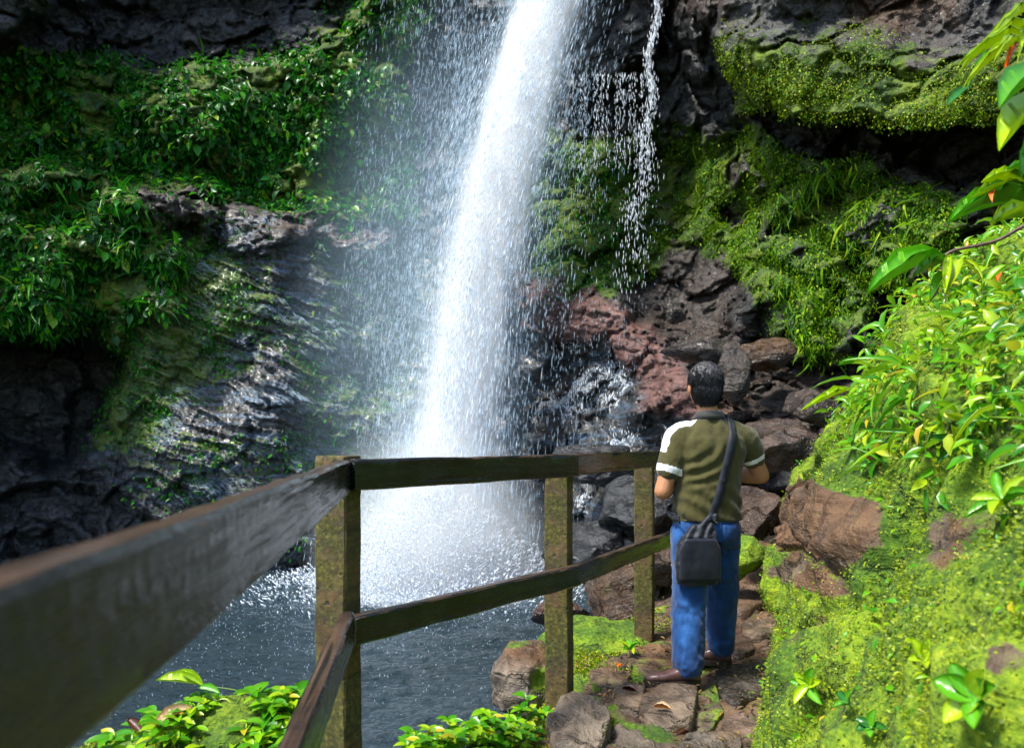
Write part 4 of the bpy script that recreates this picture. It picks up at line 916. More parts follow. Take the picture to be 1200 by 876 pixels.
# shoulder bag hanging at his left hip
bag = empty('shoulder_bag', ORG + Vector((-0.09, -0.165, 0.69)), 'navy cloth shoulder bag hanging at the standing man\'s hip by a long strap', 'bag')
bo = Vector(bag.location) - ORG
bm = bmesh.new()
rings = [(-0.005, 0, -0.165, 0.098, 0.026), (0, 0, -0.155, 0.112, 0.040), (0, 0, -0.08, 0.116, 0.048), (0.0, 0, 0.02, 0.112, 0.044), (0.012, 0, 0.09, 0.100, 0.036), (0.03, 0.004, 0.135, 0.070, 0.024), (0.075, 0.008, 0.165, 0.040, 0.016), (0.098, 0.01, 0.205, 0.022, 0.009)]
loft(bm, rings, 36, 3.2)
me = remesh(bm, 'pouch', 0.005, 3); co, no = me_arrays(me)
drape = np.sin((co[:, 0] * 1.1 - co[:, 2] * 0.5) * 110 + 4 * fbm(co * 8, 2, 1031)) * sstep(-0.06, 0.10, co[:, 2])
co += no * (0.0045 * drape + 0.012 * fbm(co * 9, 3, 1033) + 0.004 * fbm(co * 28, 3, 1035))[:, None]; set_co(me, co)
pouch = link('pouch', me, M_bag, bag)
# flap
bm = bmesh.new(); nu_, nv_ = 24, 14; vv = []
for k in range(nv_):
    for j in range(nu_):
        u = j / (nu_ - 1) * 2 - 1; v = k / (nv_ - 1)
        vv.append((0.004 + u * (0.112 - 0.03 * max(0, (0.25 - v)) * 4), -0.047 - 0.012 * math.sqrt(max(0, 1 - u ** 4)) * math.sin(0.35 + v * 2.2) , 0.085 - v * 0.225))
vv = np.array(vv); vv[:, 1] += 0.005 * fbm(vv * 16, 3, 1041)
fr = vv.copy(); bk = vv + np.array([0, 0.004, 0]); allv = np.concatenate([fr, bk]); gf = grid_faces(nv_, nu_); n0 = len(vv)
brd = list(range(nu_)) + [nu_ * k + nu_ - 1 for k in range(1, nv_)] + list(range(nu_ * nv_ - 2, nu_ * (nv_ - 1) - 1, -1)) + [nu_ * k for k in range(nv_ - 2, 0, -1)]
rim = np.array([(a, b, b + n0, a + n0) for a, b in zip(brd, brd[1:] + brd[:1])])
link('flap', np_mesh('flap', allv, np.concatenate([gf, gf[:, ::-1] + n0, rim])), M_bag, bag)
# strap: from the pouch up across the back, over his right shoulder, down the chest, round to the pouch
way = [(0.010, -1, 0.88), (0.042, -1, 0.98), (0.072, -1, 1.08), (0.100, -1, 1.18), (0.126, -1, 1.28), (0.142, -1, 1.345), (0.152, -0.5, 1.40), (0.155, 0.0, 1.43), (0.150, 0.5, 1.39), (0.138, 1, 1.33), (0.10, 1, 1.22), (0.04, 1, 1.10), (-0.04, 1, 1.0), (-0.12, 1, 0.93)]
pts = []
for x, sd_, z in way:
    if abs(sd_) == 1:
        hit = SHIRT_BVH.ray_cast(Vector((x, sd_ * 1.0, z)), Vector((0, -sd_, 0)))[0]
        pts.append(hit + Vector((0, sd_ * 0.009, 0)) if hit else Vector((x, sd_ * 0.13, z)))
    else:
        hit, nn, _, _ = SHIRT_BVH.find_nearest(Vector((x, sd_ * 0.09, z + 0.02))); pts.append(hit + nn * 0.009)
pts = [Vector((-0.0, -0.185, 0.86))] + pts + [Vector((-0.185, 0.02, 0.89)), Vector((-0.165, -0.12, 0.86))]
def crom(p, n):
    out = []
    for k in range(len(p) - 1):
        p0, p1, p2, p3 = p[max(0, k - 1)], p[k], p[k + 1], p[min(len(p) - 1, k + 2)]
        for j in range(n):
            u = j / n; out.append(0.5 * ((2 * p1) + (p2 - p0) * u + (2 * p0 - 5 * p1 + 4 * p2 - p3) * u * u + (3 * p1 - p0 - 3 * p2 + p3) * u ** 3))
    return out + [p[-1]]
cp = crom(pts, 8); sv, sf = [], []
for k, p in enumerate(cp):
    d = (cp[min(k + 1, len(cp) - 1)] - cp[max(k - 1, 0)]).normalized()
    hit, nn, _, _ = SHIRT_BVH.find_nearest(p); nn = (p - hit).normalized() if (p - hit).length > 0.002 else nn
    s = d.cross(nn).normalized(); nn = s.cross(d)
    for a, b in ((-1, -1), (1, -1), (1, 1), (-1, 1)): sv.append(p + s * (0.024 * a) + nn * (0.0022 * b) - bo)
for k in range(len(cp) - 1):
    for j in range(4): sf.append((k * 4 + j, k * 4 + (j + 1) % 4, k * 4 + 4 + (j + 1) % 4, k * 4 + 4 + j))
man.rotation_euler.z = math.radians(7); Rz = Matrix.Rotation(math.radians(7), 3, 'Z'); bag.location = ORG + Rz @ bo; bag.rotation_euler.z = math.radians(7)
link('strap', np_mesh('strap', np.array([tuple(v) for v in sv]), np.array(sf), False), M_bag, bag)
# ================================================================== ROCKS
def ico(sub):
    bm = bmesh.new(); bmesh.ops.create_icosphere(bm, subdivisions=sub, radius=1)
    v = np.array([tuple(x.co) for x in bm.verts]); f = np.array([[x.index for x in fc.verts] for fc in bm.faces]); bm.free(); return v, f
ICO = {k: ico(k) for k in (3, 4, 5)}
def rock_mesh(name, size, seed, facets=9, sub=4, moss=0.2, brown=0.3, red=0.0, flat=0.0, mossup=0.15, browntop=False):
    v, f = ICO[sub]; v = v.copy(); r = np.random.default_rng(seed)
    v *= (1 + 0.22 * fbm(v * 1.1 + seed, 3, seed))[:, None]
    for k in range(facets):
        n = r.normal(size=3); n /= np.linalg.norm(n); h = r.uniform(0.55, 0.85); d = v @ n - h
        v -= np.where(d > 0, d * 0.88, 0)[:, None] * n
    if flat: v[:, 2] = np.where(v[:, 2] > 1 - flat, 1 - flat + (v[:, 2] - 1 + flat) * 0.12, v[:, 2])
    s = np.array(size) / 2 / np.array([0.85, 0.85, 0.85]); v = v * s
    nn = v / (s ** 2); nn /= np.linalg.norm(nn, axis=1, keepdims=True) + 1e-9
    m = float(np.mean(s))
    v += nn * (m * (0.10 * fbm(v / m * 2.2, 4, seed + 5) + 0.03 * fbm(v / m * 9, 3, seed + 9)))[:, None]
    ms = np.clip(moss + mossup * np.maximum(0, nn[:, 2]) * (moss > 0.05) + 0.3 * vnoise(v / m * 1.5, seed + 2) * (moss > 0.05), 0, 1)
    return np_mesh(name, v, f, True, dict(moss=ms, brown=np.full(len(v), brown) * (np.clip(nn[:, 2] * 2.5 - 0.6, 0, 1) if browntop else 1), red=np.full(len(v), red)))
def rock(name, px, py, Yd, w_px, h_px, depth, seed, label, mat=None, group=None, rz=0.0, tilt=(0, 0), **kw):
    c = P(px, py, Yd); sx, sz = w_px / F * Yd, h_px / F * Yd
    o = link(name, rock_mesh(name, (sx, depth, sz), seed, **kw), mat or M_boulder, None, c); o.rotation_euler = (tilt[0], tilt[1], rz)
    return tag(o, label, 'rock', group)
# boulders at the water's edge
rock('boulder', 622, 800, 4.55, 76, 100, 0.42, 3, 'rust topped boulder in the water beside the middle railing post', M_stone, moss=0.3, brown=1.0, flat=0.3, sub=5, facets=5, mossup=0, browntop=True)
rock('boulder', 706, 765, 4.75, 125, 78, 0.5, 14, 'rounded bright mossy boulder behind the railing between two posts', M_bank, moss=0.95, brown=0.2, sub=5, facets=4)
rock('boulder', 742, 695, 6.4, 92, 84, 0.8, 25, 'large rusty slanting boulder beyond the farthest railing post', moss=0.1, brown=0.8, sub=5, facets=7, tilt=(0, -0.35))
rock('boulder', 655, 716, 6.9, 62, 34, 0.4, 31, 'small reddish rock lying in shallow water behind the lower rail', moss=0.0, brown=0.3, red=0.5)
rock('boulder', 772, 662, 6.0, 50, 60, 0.5, 37, 'pale brown stone beside the standing man\'s left knee', moss=0.1, brown=0.7)
rock('boulder', 690, 650, 8.4, 110, 70, 0.9, 41, 'dark wet boulder splashed by the waterfall behind the rails', M_black, moss=0.0, brown=0.0, sub=5, facets=14)
rock('boulder', 745, 600, 8.4, 100, 80, 0.9, 43, 'black wet boulder under the red rock ridge', M_black, moss=0.0, brown=0.0, sub=5, facets=14)
rock('boulder', 700, 548, 9.6, 110, 50, 0.9, 47, 'dark wet rock streaked with running water below the red ridge', M_black, moss=0.0, brown=0.0, sub=5, facets=14)
# scree behind the man
rock('boulder', 912, 520, 6.9, 84, 56, 0.7, 53, 'big purple brown boulder to the right of the man\'s shoulder', moss=0.0, brown=0.25, red=0.12, sub=5, tilt=(0, 0.35))
rock('boulder', 900, 415, 8.6, 62, 36, 0.5, 59, 'rust orange boulder at the top of the scree under the moss', moss=0.05, brown=1.0, facets=6)
rock('boulder', 858, 436, 8.0, 34, 62, 0.4, 61, 'upright grey green stone just right of the man\'s head', moss=0.0, brown=0.1)
rock('boulder', 790, 366, 9.4, 26, 24, 0.25, 67, 'round blue grey stone lying on the dark scree', moss=0.0, brown=0.0)
rock('boulder', 822, 410, 8.6, 78, 30, 0.5, 71, 'flat dark slab just above the man\'s hair', moss=0.0, brown=0.0, facets=7)
rock('boulder', 884, 606, 6.1, 66, 60, 0.6, 73, 'brown wet boulder beside the man\'s right elbow', moss=0.0, brown=0.5, red=0.1, sub=5)
rock('boulder', 872, 650, 5.6, 60, 50, 0.4, 79, 'small dark mossy boulder at the foot of the big bank', M_bank, moss=0.7, brown=0.2)
rock('boulder', 950, 478, 7.0, 64, 40, 0.5, 83, 'grey flat rock on the scree next to the bright bank', moss=0.06, brown=0.2)
rr_ = np.random.default_rng(5); protos = []
for k in range(9):
    protos.append(rock_mesh('scree_stone', (1, 0.9, 0.7), 200 + k, moss=0.03 + 0.1 * (k % 3 == 2), brown=(0.0, 0.35, 0.1)[k % 3], red=(0, 0, 0.1, 0.25)[k % 4], sub=4 if k else 4))
for m in protos: m.materials.append(M_boulder)
cliff_bvh = BVHTree.FromPolygons([Vector(v) for v in CL[::1]], [tuple(q) for q in grid_faces(NU, NV).tolist()])
ground_bvh = BVHTree.FromPolygons([Vector(v) for v in gp], [tuple(q) for q in grid_faces(len(ux), len(uy)).tolist()])
CAMV = Vector((0, 0, CAMZ))
def hit_scene(px, py):
    d = (P(px, py, 1.0) - CAMV); h = [b.ray_cast(CAMV, d.normalized())[0] for b in (cliff_bvh, ground_bvh)]
    h = [x for x in h if x]; return min(h, key=lambda x: x.y) if h else None
k = 0; tries = 0
while k < 190 and tries < 1600:
    tries += 1
    px = rr_.uniform(768, 1000); py = rr_.uniform(360, 640)
    if poly_sd(np.array([px]), np.array([py]), [(700, 340), (760, 325), (860, 350), (930, 420), (1005, 440), (960, 520), (925, 580), (900, 660), (800, 655), (740, 640), (690, 560), (770, 500), (770, 420)])[0] < 0: continue
    if line_d(np.array([px]), np.array([py]), [(600, 348), (680, 362), (742, 400), (770, 440), (830, 498)])[0] < 32: continue
    h = hit_scene(px, py)
    if h is None or h.y < 4.9: continue
    s = 10 ** rr_.uniform(-1.3, -0.5)
    o = bpy.data.objects.new('scree_stone', protos[k % 9]); COL.objects.link(o)
    o.location = h + Vector((0, 0, s * 0.1)); o.scale = (s * rr_.uniform(0.8, 1.5), s * rr_.uniform(0.7, 1.2), s * rr_.uniform(0.5, 0.9)); o.rotation_euler = (rr_.uniform(-0.5, 0.5), rr_.uniform(-0.6, 0.6), rr_.uniform(0, 6.28))
    tag(o, 'loose wet stone in the dark scree between the red ridge and the mossy wall', 'stone', 'loose stones in the scree'); k += 1

# flagstones of the path: outlined slabs with worn edges
def slab(pts, h0, seed, label, name='flagstone', mat=None, moss=0.1, brown=0.3, red=0.0, tilt=0.0, z0=None, cat='stone', bury=0.06, rough=1.0):
    h = h0 * 0.35 + 0.010
    pp = [G(*p) for p in pts] if z0 is None else [G(*p, z0) for p in pts]
    c = sum(pp, Vector()) / len(pp); base = float(ground_z(np.array([c.x]), np.array([c.y]))[0]) if z0 is None else z0
    poly = np.array([(p.x - c.x, p.y - c.y) for p in pp]); n = 72; an = np.linspace(0, 2 * math.pi, n, endpoint=False); rad = np.zeros(n)
    for j, a in enumerate(an):
        d = np.array([math.cos(a), math.sin(a)]); best = 0
        for k in range(len(poly)):
            p, q = poly[k], poly[(k + 1) % len(poly)]; e = q - p; den = d[0] * e[1] - d[1] * e[0]
            if abs(den) < 1e-9: continue
            t_ = (p[0] * e[1] - p[1] * e[0]) / den; u = (p[0] * d[1] - p[1] * d[0]) / den
            if t_ > 0 and -1e-6 <= u <= 1 + 1e-6: best = max(best, t_)
        rad[j] = best
    rad *= 1 + 0.05 * fbm(np.stack([np.cos(an) * 3, np.sin(an) * 3, np.full(n, seed)], 1), 3, seed)
    rf = [0.0, 0.12, 0.25, 0.4, 0.55, 0.7, 0.82, 0.9, 0.95, 0.985, 1.0, 1.005, 1.0]
    hf = [1, 1, 1, 1, 1, 1, 1, 0.985, 0.95, 0.85, 0.66, 0.2, -1]
    co = []
    for r_, h_ in zip(rf, hf):
        for j in range(n): co.append((math.cos(an[j]) * rad[j] * r_, math.sin(an[j]) * rad[j] * r_, h * h_ if h_ > 0 else -bury))
    co = np.array(co); top = np.repeat(np.array(hf) > 0.5, n)
    co[:, 2] += top * (rough * (0.020 * fbm(co * 4 + seed, 3, seed + 1) + 0.011 * fbm(co * 14 + seed, 4, seed + 2))) + tilt * co[:, 0]
    ly = np.floor((co[:, 0] * 0.6 + co[:, 1]) * 9 + 2 * fbm(co * 3 + seed, 2, seed + 4)) ; co[:, 2] += top * 0.006 * (vnoise(np.stack([ly, ly * 0, ly * 0 + seed], 1) + 0.5, seed))
    i = np.arange(len(co)).reshape(len(rf), n); nx = np.roll(i, -1, 1)
    fq = np.stack([i[:-1], i[1:], nx[1:], nx[:-1]], -1).reshape(-1, 4)
    ed = np.repeat(np.array(rf) > 0.93, n)
    ms = np.clip(moss + 0.12 * ed * (moss > 0) + 0.25 * fbm(co * 5 + seed, 2, seed + 7), 0, 1)
    me = np_mesh(name, co, fq, True, dict(moss=ms, brown=np.clip(brown + 0.3 * fbm(co * 3 + seed, 2, seed + 8), 0, 1), red=np.full(len(co), red)))
    o = link(name, me, mat or M_stone, None, (c.x, c.y, base)); return tag(o, label, cat)
slab([(752, 818), (775, 800), (818, 806), (812, 848), (772, 852), (748, 836)], 0.05, 301, 'grey brown flagstone under the man\'s left shoe')
slab([(714, 815), (735, 800), (757, 806), (748, 836), (722, 832)], 0.035, 302, 'dull flagstone left of the one under the man\'s left shoe', brown=0.4)
slab([(818, 806), (838, 796), (848, 828), (832, 846), (814, 846)], 0.03, 303, 'narrow mossy flagstone behind the man\'s left heel', moss=0.4)
slab([(838, 784), (870, 776), (898, 780), (894, 812), (860, 824), (844, 812)], 0.028, 304, 'dark slate flagstone lying in the man\'s shadow', mat=M_boulder, moss=0.05, brown=0.05)
slab([(855, 693), (900, 683), (920, 700), (905, 715), (868, 727), (852, 720)], 0.11, 305, 'large flat slab across the path beyond the man', brown=0.55)
slab([(868, 730), (905, 716), (922, 722), (925, 742), (890, 745), (870, 744)], 0.05, 306, 'cracked brown stone just before the large flat slab', brown=0.5)
slab([(850, 752), (862, 742), (880, 746), (884, 758), (870, 768), (852, 766)], 0.09, 307, 'upright chunky stone touching the man\'s right shoe', mat=M_boulder, moss=0.0, brown=0.5, red=0.3)
slab([(868, 768), (900, 758), (928, 768), (930, 780), (890, 780), (868, 779)], 0.045, 308, 'wet brown stone between the pale loose stone and the dark slate', brown=0.9)
slab([(902, 757), (912, 741), (926, 748), (933, 762), (918, 767)], 0.085, 309, 'pale pinkish loose stone lying on the path by the bank', brown=0.1, red=0.5, moss=0.0)
slab([(898, 800), (930, 790), (946, 812), (938, 852), (900, 852), (892, 826)], 0.08, 310, 'mossy square block where the path meets the bank', mat=M_bank, moss=0.5, brown=0.5)
slab([(846, 830), (884, 822), (892, 846), (868, 858), (842, 852)], 0.04, 311, 'pinkish worn stone in front of the dark slate', brown=0.2, red=0.25)
slab([(640, 850), (668, 826), (708, 832), (716, 862), (690, 905), (648, 900)], 0.13, 312, 'rough pale grey rock outcrop at the nearest path edge', moss=0.15, brown=0.05, rough=2.6)
slab([(718, 852), (770, 855), (800, 866), (790, 905), (730, 915), (706, 885)], 0.06, 313, 'rough streaked rock slab at the very front of the path', moss=0.05, brown=0.15, rough=2.2)
slab([(805, 856), (842, 856), (868, 862), (864, 910), (810, 915), (796, 880)], 0.05, 314, 'pale grey rock slab at the front beside the bank', moss=0.05, brown=0.1, rough=2.2)
slab([(735, 762), (770, 752), (800, 760), (798, 782), (760, 790), (736, 780)], 0.04, 315, 'brown earthy stone at the foot of the farthest post', brown=0.8, moss=0.25)
slab([(690, 790), (720, 778), (740, 790), (722, 806), (696, 806)], 0.04, 316, 'yellowish stone between the two mossy posts', brown=0.6, moss=0.3)
slab([(775, 735), (820, 722), (850, 728), (852, 748), (815, 756), (780, 752)], 0.05, 317, 'flat brown stone in front of the man\'s right shoe', brown=0.6)
# small pebbles and crumbs of stone
PEB = [rock_mesh('pebble', (1, 0.8, 0.6), 400 + k, sub=3, moss=0.05, brown=0.3 * k, red=0.2 * (k == 1)) for k in range(3)]
for m in PEB: m.materials.append(M_stone)
k = 0
while k < 110:
    px, py = rr_.uniform(690, 930), rr_.uniform(690, 876); g_ = G(px, py); x, y = g_.x, g_.y
    if poly_sd(np.array([x]), np.array([y]), SHORE)[0] < 0.06 or x > np.interp(y, [2, 3.04, 4.5, 6], [0.72, 0.99, 1.74, 2.2]): continue
    s = rr_.uniform(0.012, 0.045); o = bpy.data.objects.new('pebble', PEB[k % 3]); COL.objects.link(o)
    o.location = (x, y, float(ground_z(np.array([x]), np.array([y]))[0]) + s * 0.15); o.scale = (s, s, s); o.rotation_euler = (rr_.uniform(-.4, .4), rr_.uniform(-.4, .4), rr_.uniform(0, 6))
    tag(o, 'small loose pebble among the flagstones of the path', 'pebble', 'pebbles on the path'); k += 1
# ================================================================== SINGLE PLANTS
def plant_leaf_mat(name, base, gloss=0.28, vein=True, tip=None):
    t = NT(name); n = t.noise(6, 4, 0.6); w_ = t.n('TexWave', wave_type='BANDS', ins={'Scale': 40.0, 'Distortion': 1.5, 'Detail': 2.0}); t.set(w_, 'Vector', t.coord())
    c = t.mix(t.mapr(n, 0.3, 0.7), base, tuple(min(1, a * f) for a, f in zip(base, (1.7, 1.3, 1.2))))
    b = t.bsdf(base=c, rough=gloss, spec=0.6, nrm=t.bump(t.math('ADD', w_.outputs['Fac'], n), 0.12, 0.003))
    tr = t.n('BsdfTranslucent', ins={'Color': (base[0] * 2 + 0.05, min(1, base[1] * 1.6), base[2], 1)}).outputs[0]
    return t.done(t.n('MixShader', ins={0: 0.35, 1: b, 2: tr}).outputs[0])
M_lf_green = plant_leaf_mat('fresh_leaf', (0.08, 0.32, 0.010)); M_lf_lime = plant_leaf_mat('lime_leaf', (0.28, 0.48, 0.012)); M_lf_deep = plant_leaf_mat('deep_leaf', (0.02, 0.15, 0.02))
M_lf_blade = plant_leaf_mat('yellowgreen_blade', (0.28, 0.46, 0.012)); M_lf_orange = plant_leaf_mat('orange_dead_leaf', (0.55, 0.17, 0.01), 0.45); M_lf_brown = plant_leaf_mat('brown_dead_leaf', (0.07, 0.025, 0.012), 0.4); M_lf_pale = plant_leaf_mat('pale_dead_leaf', (0.34, 0.26, 0.13), 0.5)
t = NT('twig_bark'); n = t.noise(40, 5); M_twig = t.done(t.bsdf(base=t.ramp(n, [(0.3, (0.03, 0.014, 0.01)), (0.7, (0.16, 0.09, 0.07))]), rough=0.6, nrm=t.bump(n, 0.6, 0.004)))
t = NT('green_stem'); M_stem = t.done(t.bsdf(base=(0.10, 0.2, 0.02), rough=0.45))
def leaf_mesh(name, base, tip, wd, up, fold=0.22, curl=0.12, shape='oval', nl=9, thick=0.0012):
    """one leaf from base to tip (world points) with a midrib fold and a hanging curve; has a real thickness"""
    tv, tf = leaf_template(nl, fold, curl, shape); tv = tv.copy()
    b, e = np.array(base), np.array(tip); d = e - b; L = np.linalg.norm(d); d /= L
    s = np.cross(np.array(up), d); s /= np.linalg.norm(s) + 1e-9; u = np.cross(d, s)
    tv[:, 2] += curl * tv[:, 0]                      # keeps the tip on its point, bows the middle upward
    tv[:, 2] += 0.02 * np.sin(tv[:, 0] * 21 + tv[:, 1] * 7) * np.abs(tv[:, 1]) * 2
    co = b + d * tv[:, :1] * L + s * tv[:, 1:2] * wd + u * tv[:, 2:3] * L
    n = len(co); nl1 = nl + 1; co2 = co - u * thick
    ring = [k * 3 for k in range(nl1)] + [nl * 3 + 1] + [k * 3 + 2 for k in range(nl, -1, -1)] + [1]
    rim = [(a, b_, b_ + n, a + n) for a, b_ in zip(ring, ring[1:] + ring[:1])]
    return np_mesh(name, np.concatenate([co, co2]), np.concatenate([tf, tf[:, ::-1] + n, np.array(rim)]), True)
def add_leaf(parent, base, tip, wd, mat, up=(-0.3, -0.6, 0.7), name='leaf', **kw):
    o = link(name, leaf_mesh(name, Vector(base) - parent.location, Vector(tip) - parent.location, wd, up, **kw), mat, parent); return o
def tube_mesh(name, pts, radii, seg=8):
    co = []; pts = [Vector(p) for p in pts]
    for k, p in enumerate(pts):
        d = (pts[min(k + 1, len(pts) - 1)] - pts[max(k - 1, 0)]).normalized(); s = d.cross(Vector((0.1, 0.3, 1))).normalized(); u = s.cross(d)
        for j in range(seg): a = 2 * math.pi * j / seg; co.append(p + (s * math.cos(a) + u * math.sin(a)) * radii[k])
    i = np.arange(len(co)).reshape(len(pts), seg); nx = np.roll(i, -1, 1)
    return np_mesh(name, np.array([tuple(c) for c in co]), np.stack([i[:-1], nx[:-1], nx[1:], i[1:]], -1).reshape(-1, 4), True)
def add_tube(parent, pts, r0, r1, mat, name='stem'):
    cp = crom([Vector(p) - parent.location for p in pts], 6); n = len(cp)
    return link(name, tube_mesh(name, cp, [r0 + (r1 - r0) * k / (n - 1) for k in range(n)]), mat, parent)

# grass-like blades arching in from the upper right
pl = empty('arching_grass', P(1225, 20, 2.3), 'yellow green blades arching down in front of the overhanging slab', 'plant')
R0 = P(1235, 18, 2.3)
add_tube(pl, [P(1260, -10, 2.35), P(1235, 18, 2.3), P(1200, 34, 2.28)], 0.006, 0.004, M_stem)
for b, e, wd, m, Yd in [((1205, 28), (1123, 86), 0.026, M_lf_blade, 2.25), ((1200, 40), (1122, 78), 0.018, M_lf_lime, 2.2), ((1212, 40), (1140, 68), 0.018, M_lf_blade, 2.3), ((1200, 46), (1128, 104), 0.02, M_lf_blade, 2.18),
                         ((1165, 62), (1133, 104), 0.022, M_lf_green, 2.2), ((1210, 50), (1160, 58), 0.022, M_lf_lime, 2.25), ((1196, 45), (1171, 112), 0.013, M_lf_orange, 2.2), ((1194, 46), (1164, 74), 0.014, M_lf_blade, 2.15), ((1205, 42), (1192, 76), 0.014, M_lf_lime, 2.2), ((1210, 8), (1150, 60), 0.022, M_lf_blade, 2.32)]:
    add_leaf(pl, P(*b, Yd), P(*e, Yd - 0.08), wd, m, up=(-0.3, -0.35, 0.9), name='blade', shape='blade', curl=0.18, fold=0.12)
add_leaf(pl, P(1136, 101, 2.2), P(1110, 124, 2.16), 0.034, M_lf_deep, name='blade', curl=0.1, fold=0.1)
# two broad leaves at the right edge
pl = empty('broad_leaf_plant', P(1230, 120, 2.0), 'plant with big broad glossy leaves hanging at the right below the arching blades', 'plant')
add_leaf(pl, P(1228, 84, 2.0), P(1171, 127, 1.9), 0.075, M_lf_green, up=(-0.45, -0.5, 0.75), curl=0.1)
add_leaf(pl, P(1228, 118, 2.0), P(1171, 177, 1.88), 0.07, M_lf_lime, up=(-0.5, -0.5, 0.7), curl=0.1)
add_leaf(pl, P(1240, 160, 2.0), P(1196, 208, 1.9), 0.05, M_lf_green, up=(-0.5, -0.5, 0.7), curl=0.1)
add_tube(pl, [P(1270, 100, 2.05), P(1240, 110, 2.0), P(1220, 64, 2.0)], 0.004, 0.003, M_stem)
# bare twig with leaves leaning out over the path
tw = empty('leafy_branch', P(1235, 250, 2.6), 'brown twig leaning out of the upper bank with long hanging leaves', 'branch')
add_tube(tw, [P(1250, 246, 2.6), P(1200, 265, 2.62), P(1165, 283, 2.66), P(1112, 296, 2.7), P(1105, 318, 2.72), P(1098, 340, 2.75), P(1090, 352, 2.78)], 0.008, 0.004, M_twig, 'twig')
for b, e, wd, m in [((1103, 299), (1016, 344), 0.070, M_lf_green), ((1112, 300), (1107, 345), 0.030, M_lf_lime), ((1124, 303), (1110, 342), 0.055, M_lf_lime), ((1110, 305), (1070, 325), 0.03, M_lf_green), ((1108, 320), (1090, 352), 0.035, M_lf_green), ((1128, 305), (1152, 328), 0.014, M_lf_blade)]:
    add_leaf(tw, P(*b, 2.7), P(*e, 2.62), wd, m, curl=0.12)
for b, e, wd, m in [((1185, 238), (1110, 262), 0.055, M_lf_green), ((1200, 230), (1140, 232), 0.045, M_lf_lime), ((1205, 236), (1128, 246), 0.04, M_lf_green), ((1200, 222), (1150, 214), 0.04, M_lf_lime), ((1215, 255), (1160, 262), 0.05, M_lf_lime), ((1210, 212), (1180, 198), 0.03, M_lf_green)]:
    add_leaf(tw, P(*b, 2.6), P(*e, 2.5), wd, m, curl=0.15)
bank_bvh = BVHTree.FromPolygons([Vector(v) for v in BK], [tuple(q) for q in grid_faces(len(ys), len(vs_)).tolist()])
def on_bank(px, py):
    d = (P(px, py, 1.0) - CAMV).normalized(); h = bank_bvh.ray_cast(CAMV, d); return (h[0], h[1] if h[1].dot(d) < 0 else -h[1]) if h[0] else (P(px, py, 2.5), Vector((-.7, -.4, .6)))
def on_ground(x, y): return Vector((x, y, float(ground_z(np.array([x]), np.array([y]))[0])))
def lone_leaf(px, py, ang, L, wd, mat, label, z=None, ground_=False):
    if ground_: c = G(px, py); c = on_ground(c.x, c.y) + Vector((0, 0, 0.055)); nrm = Vector((0, 0, 1))
    else:
        c, nrm = on_bank(px, py); c = c + nrm * 0.05
    o = empty('fallen_leaf', c, label, 'leaf')
    s = nrm.cross(Vector((0, -1, 0.2))).normalized(); u = nrm.cross(s); d = s * math.cos(ang) + u * math.sin(ang)
    # blade and stalk
    add_leaf(o, c - d * L / 2, c + d * L / 2, wd, mat, up=tuple(nrm), name='leaf_blade', curl=0.16, fold=0.3)
    add_tube(o, [c - d * L / 2, c - d * (L / 2 + L * 0.12), c - d * (L / 2 + L * 0.25) + nrm * 0.006], 0.0016, 0.001, M_twig, 'stalk')
    return o
lone_leaf(1168, 337, 0.7, 0.10, 0.026, M_lf_orange, 'long orange dead leaf caught among the upper bank greenery')
lone_leaf(1172, 242, 0.3, 0.06, 0.018, M_lf_orange, 'curved orange dead leaf beside the leafy twig')
lone_leaf(1082, 346, 0.2, 0.05, 0.03, M_lf_orange, 'small rust coloured leaf under the hanging twig')
lone_leaf(738, 812, -0.5, 0.085, 0.042, M_lf_brown, 'dark brown fallen leaf left of the man\'s pointed shoe', ground_=True)
lone_leaf(776, 838, -0.4, 0.085, 0.036, M_lf_pale, 'yellowish brown fallen leaf on the front flagstone', ground_=True)
lone_leaf(800, 865, 0.5, 0.07, 0.03, M_lf_brown, 'reddish fallen leaf at the front of the path', ground_=True)
lone_leaf(726, 790, 0.9, 0.05, 0.028, M_lf_orange, 'small yellow orange leaf beside the moss between the posts', ground_=True)
# small leafy plants on the bank and by the path
def rosette(name, c, nrm, n, L, wd, mats, label, seed, lean=0.55, stem=0.03):
    r = random.Random(seed); o = empty(name, c, label, 'plant'); nrm = Vector(nrm).normalized()
    s = nrm.cross(Vector((0.2, 1, 0.1))).normalized(); u = nrm.cross(s); top = c + nrm * stem
    add_tube(o, [c - nrm * 0.01, c + nrm * stem * 0.5 + s * 0.003, top], 0.0035, 0.002, M_stem)
    for k in range(n):
        a = 2 * math.pi * k / n + r.uniform(-.3, .3); d = (s * math.cos(a) + u * math.sin(a)) * (1 - lean * r.random()) + nrm * r.uniform(0.15, lean)
        l = L * r.uniform(0.75, 1.15); add_leaf(o, top, top + d.normalized() * l, wd * r.uniform(0.8, 1.15), mats[k % len(mats)], up=tuple(nrm + Vector((-0.1, -0.2, 0.3))), curl=0.2)
    return o
c, nr_ = on_bank(1165, 826); rosette('seedling', c, nr_, 6, 0.075, 0.042, [M_lf_lime, M_lf_green, M_lf_green], 'broad leaved seedling low on the right of the bank', 3)
c, nr_ = on_bank(1085, 778); rosette('seedling', c, nr_, 5, 0.05, 0.026, [M_lf_lime, M_lf_lime, M_lf_blade], 'pale seedling in the middle of the moss carpet', 4)
c, nr_ = on_bank(955, 802); rosette('seedling', c, nr_, 6, 0.075, 0.032, [M_lf_lime, M_lf_green], 'fresh green seedling at the bank foot beside the mossy block', 5)
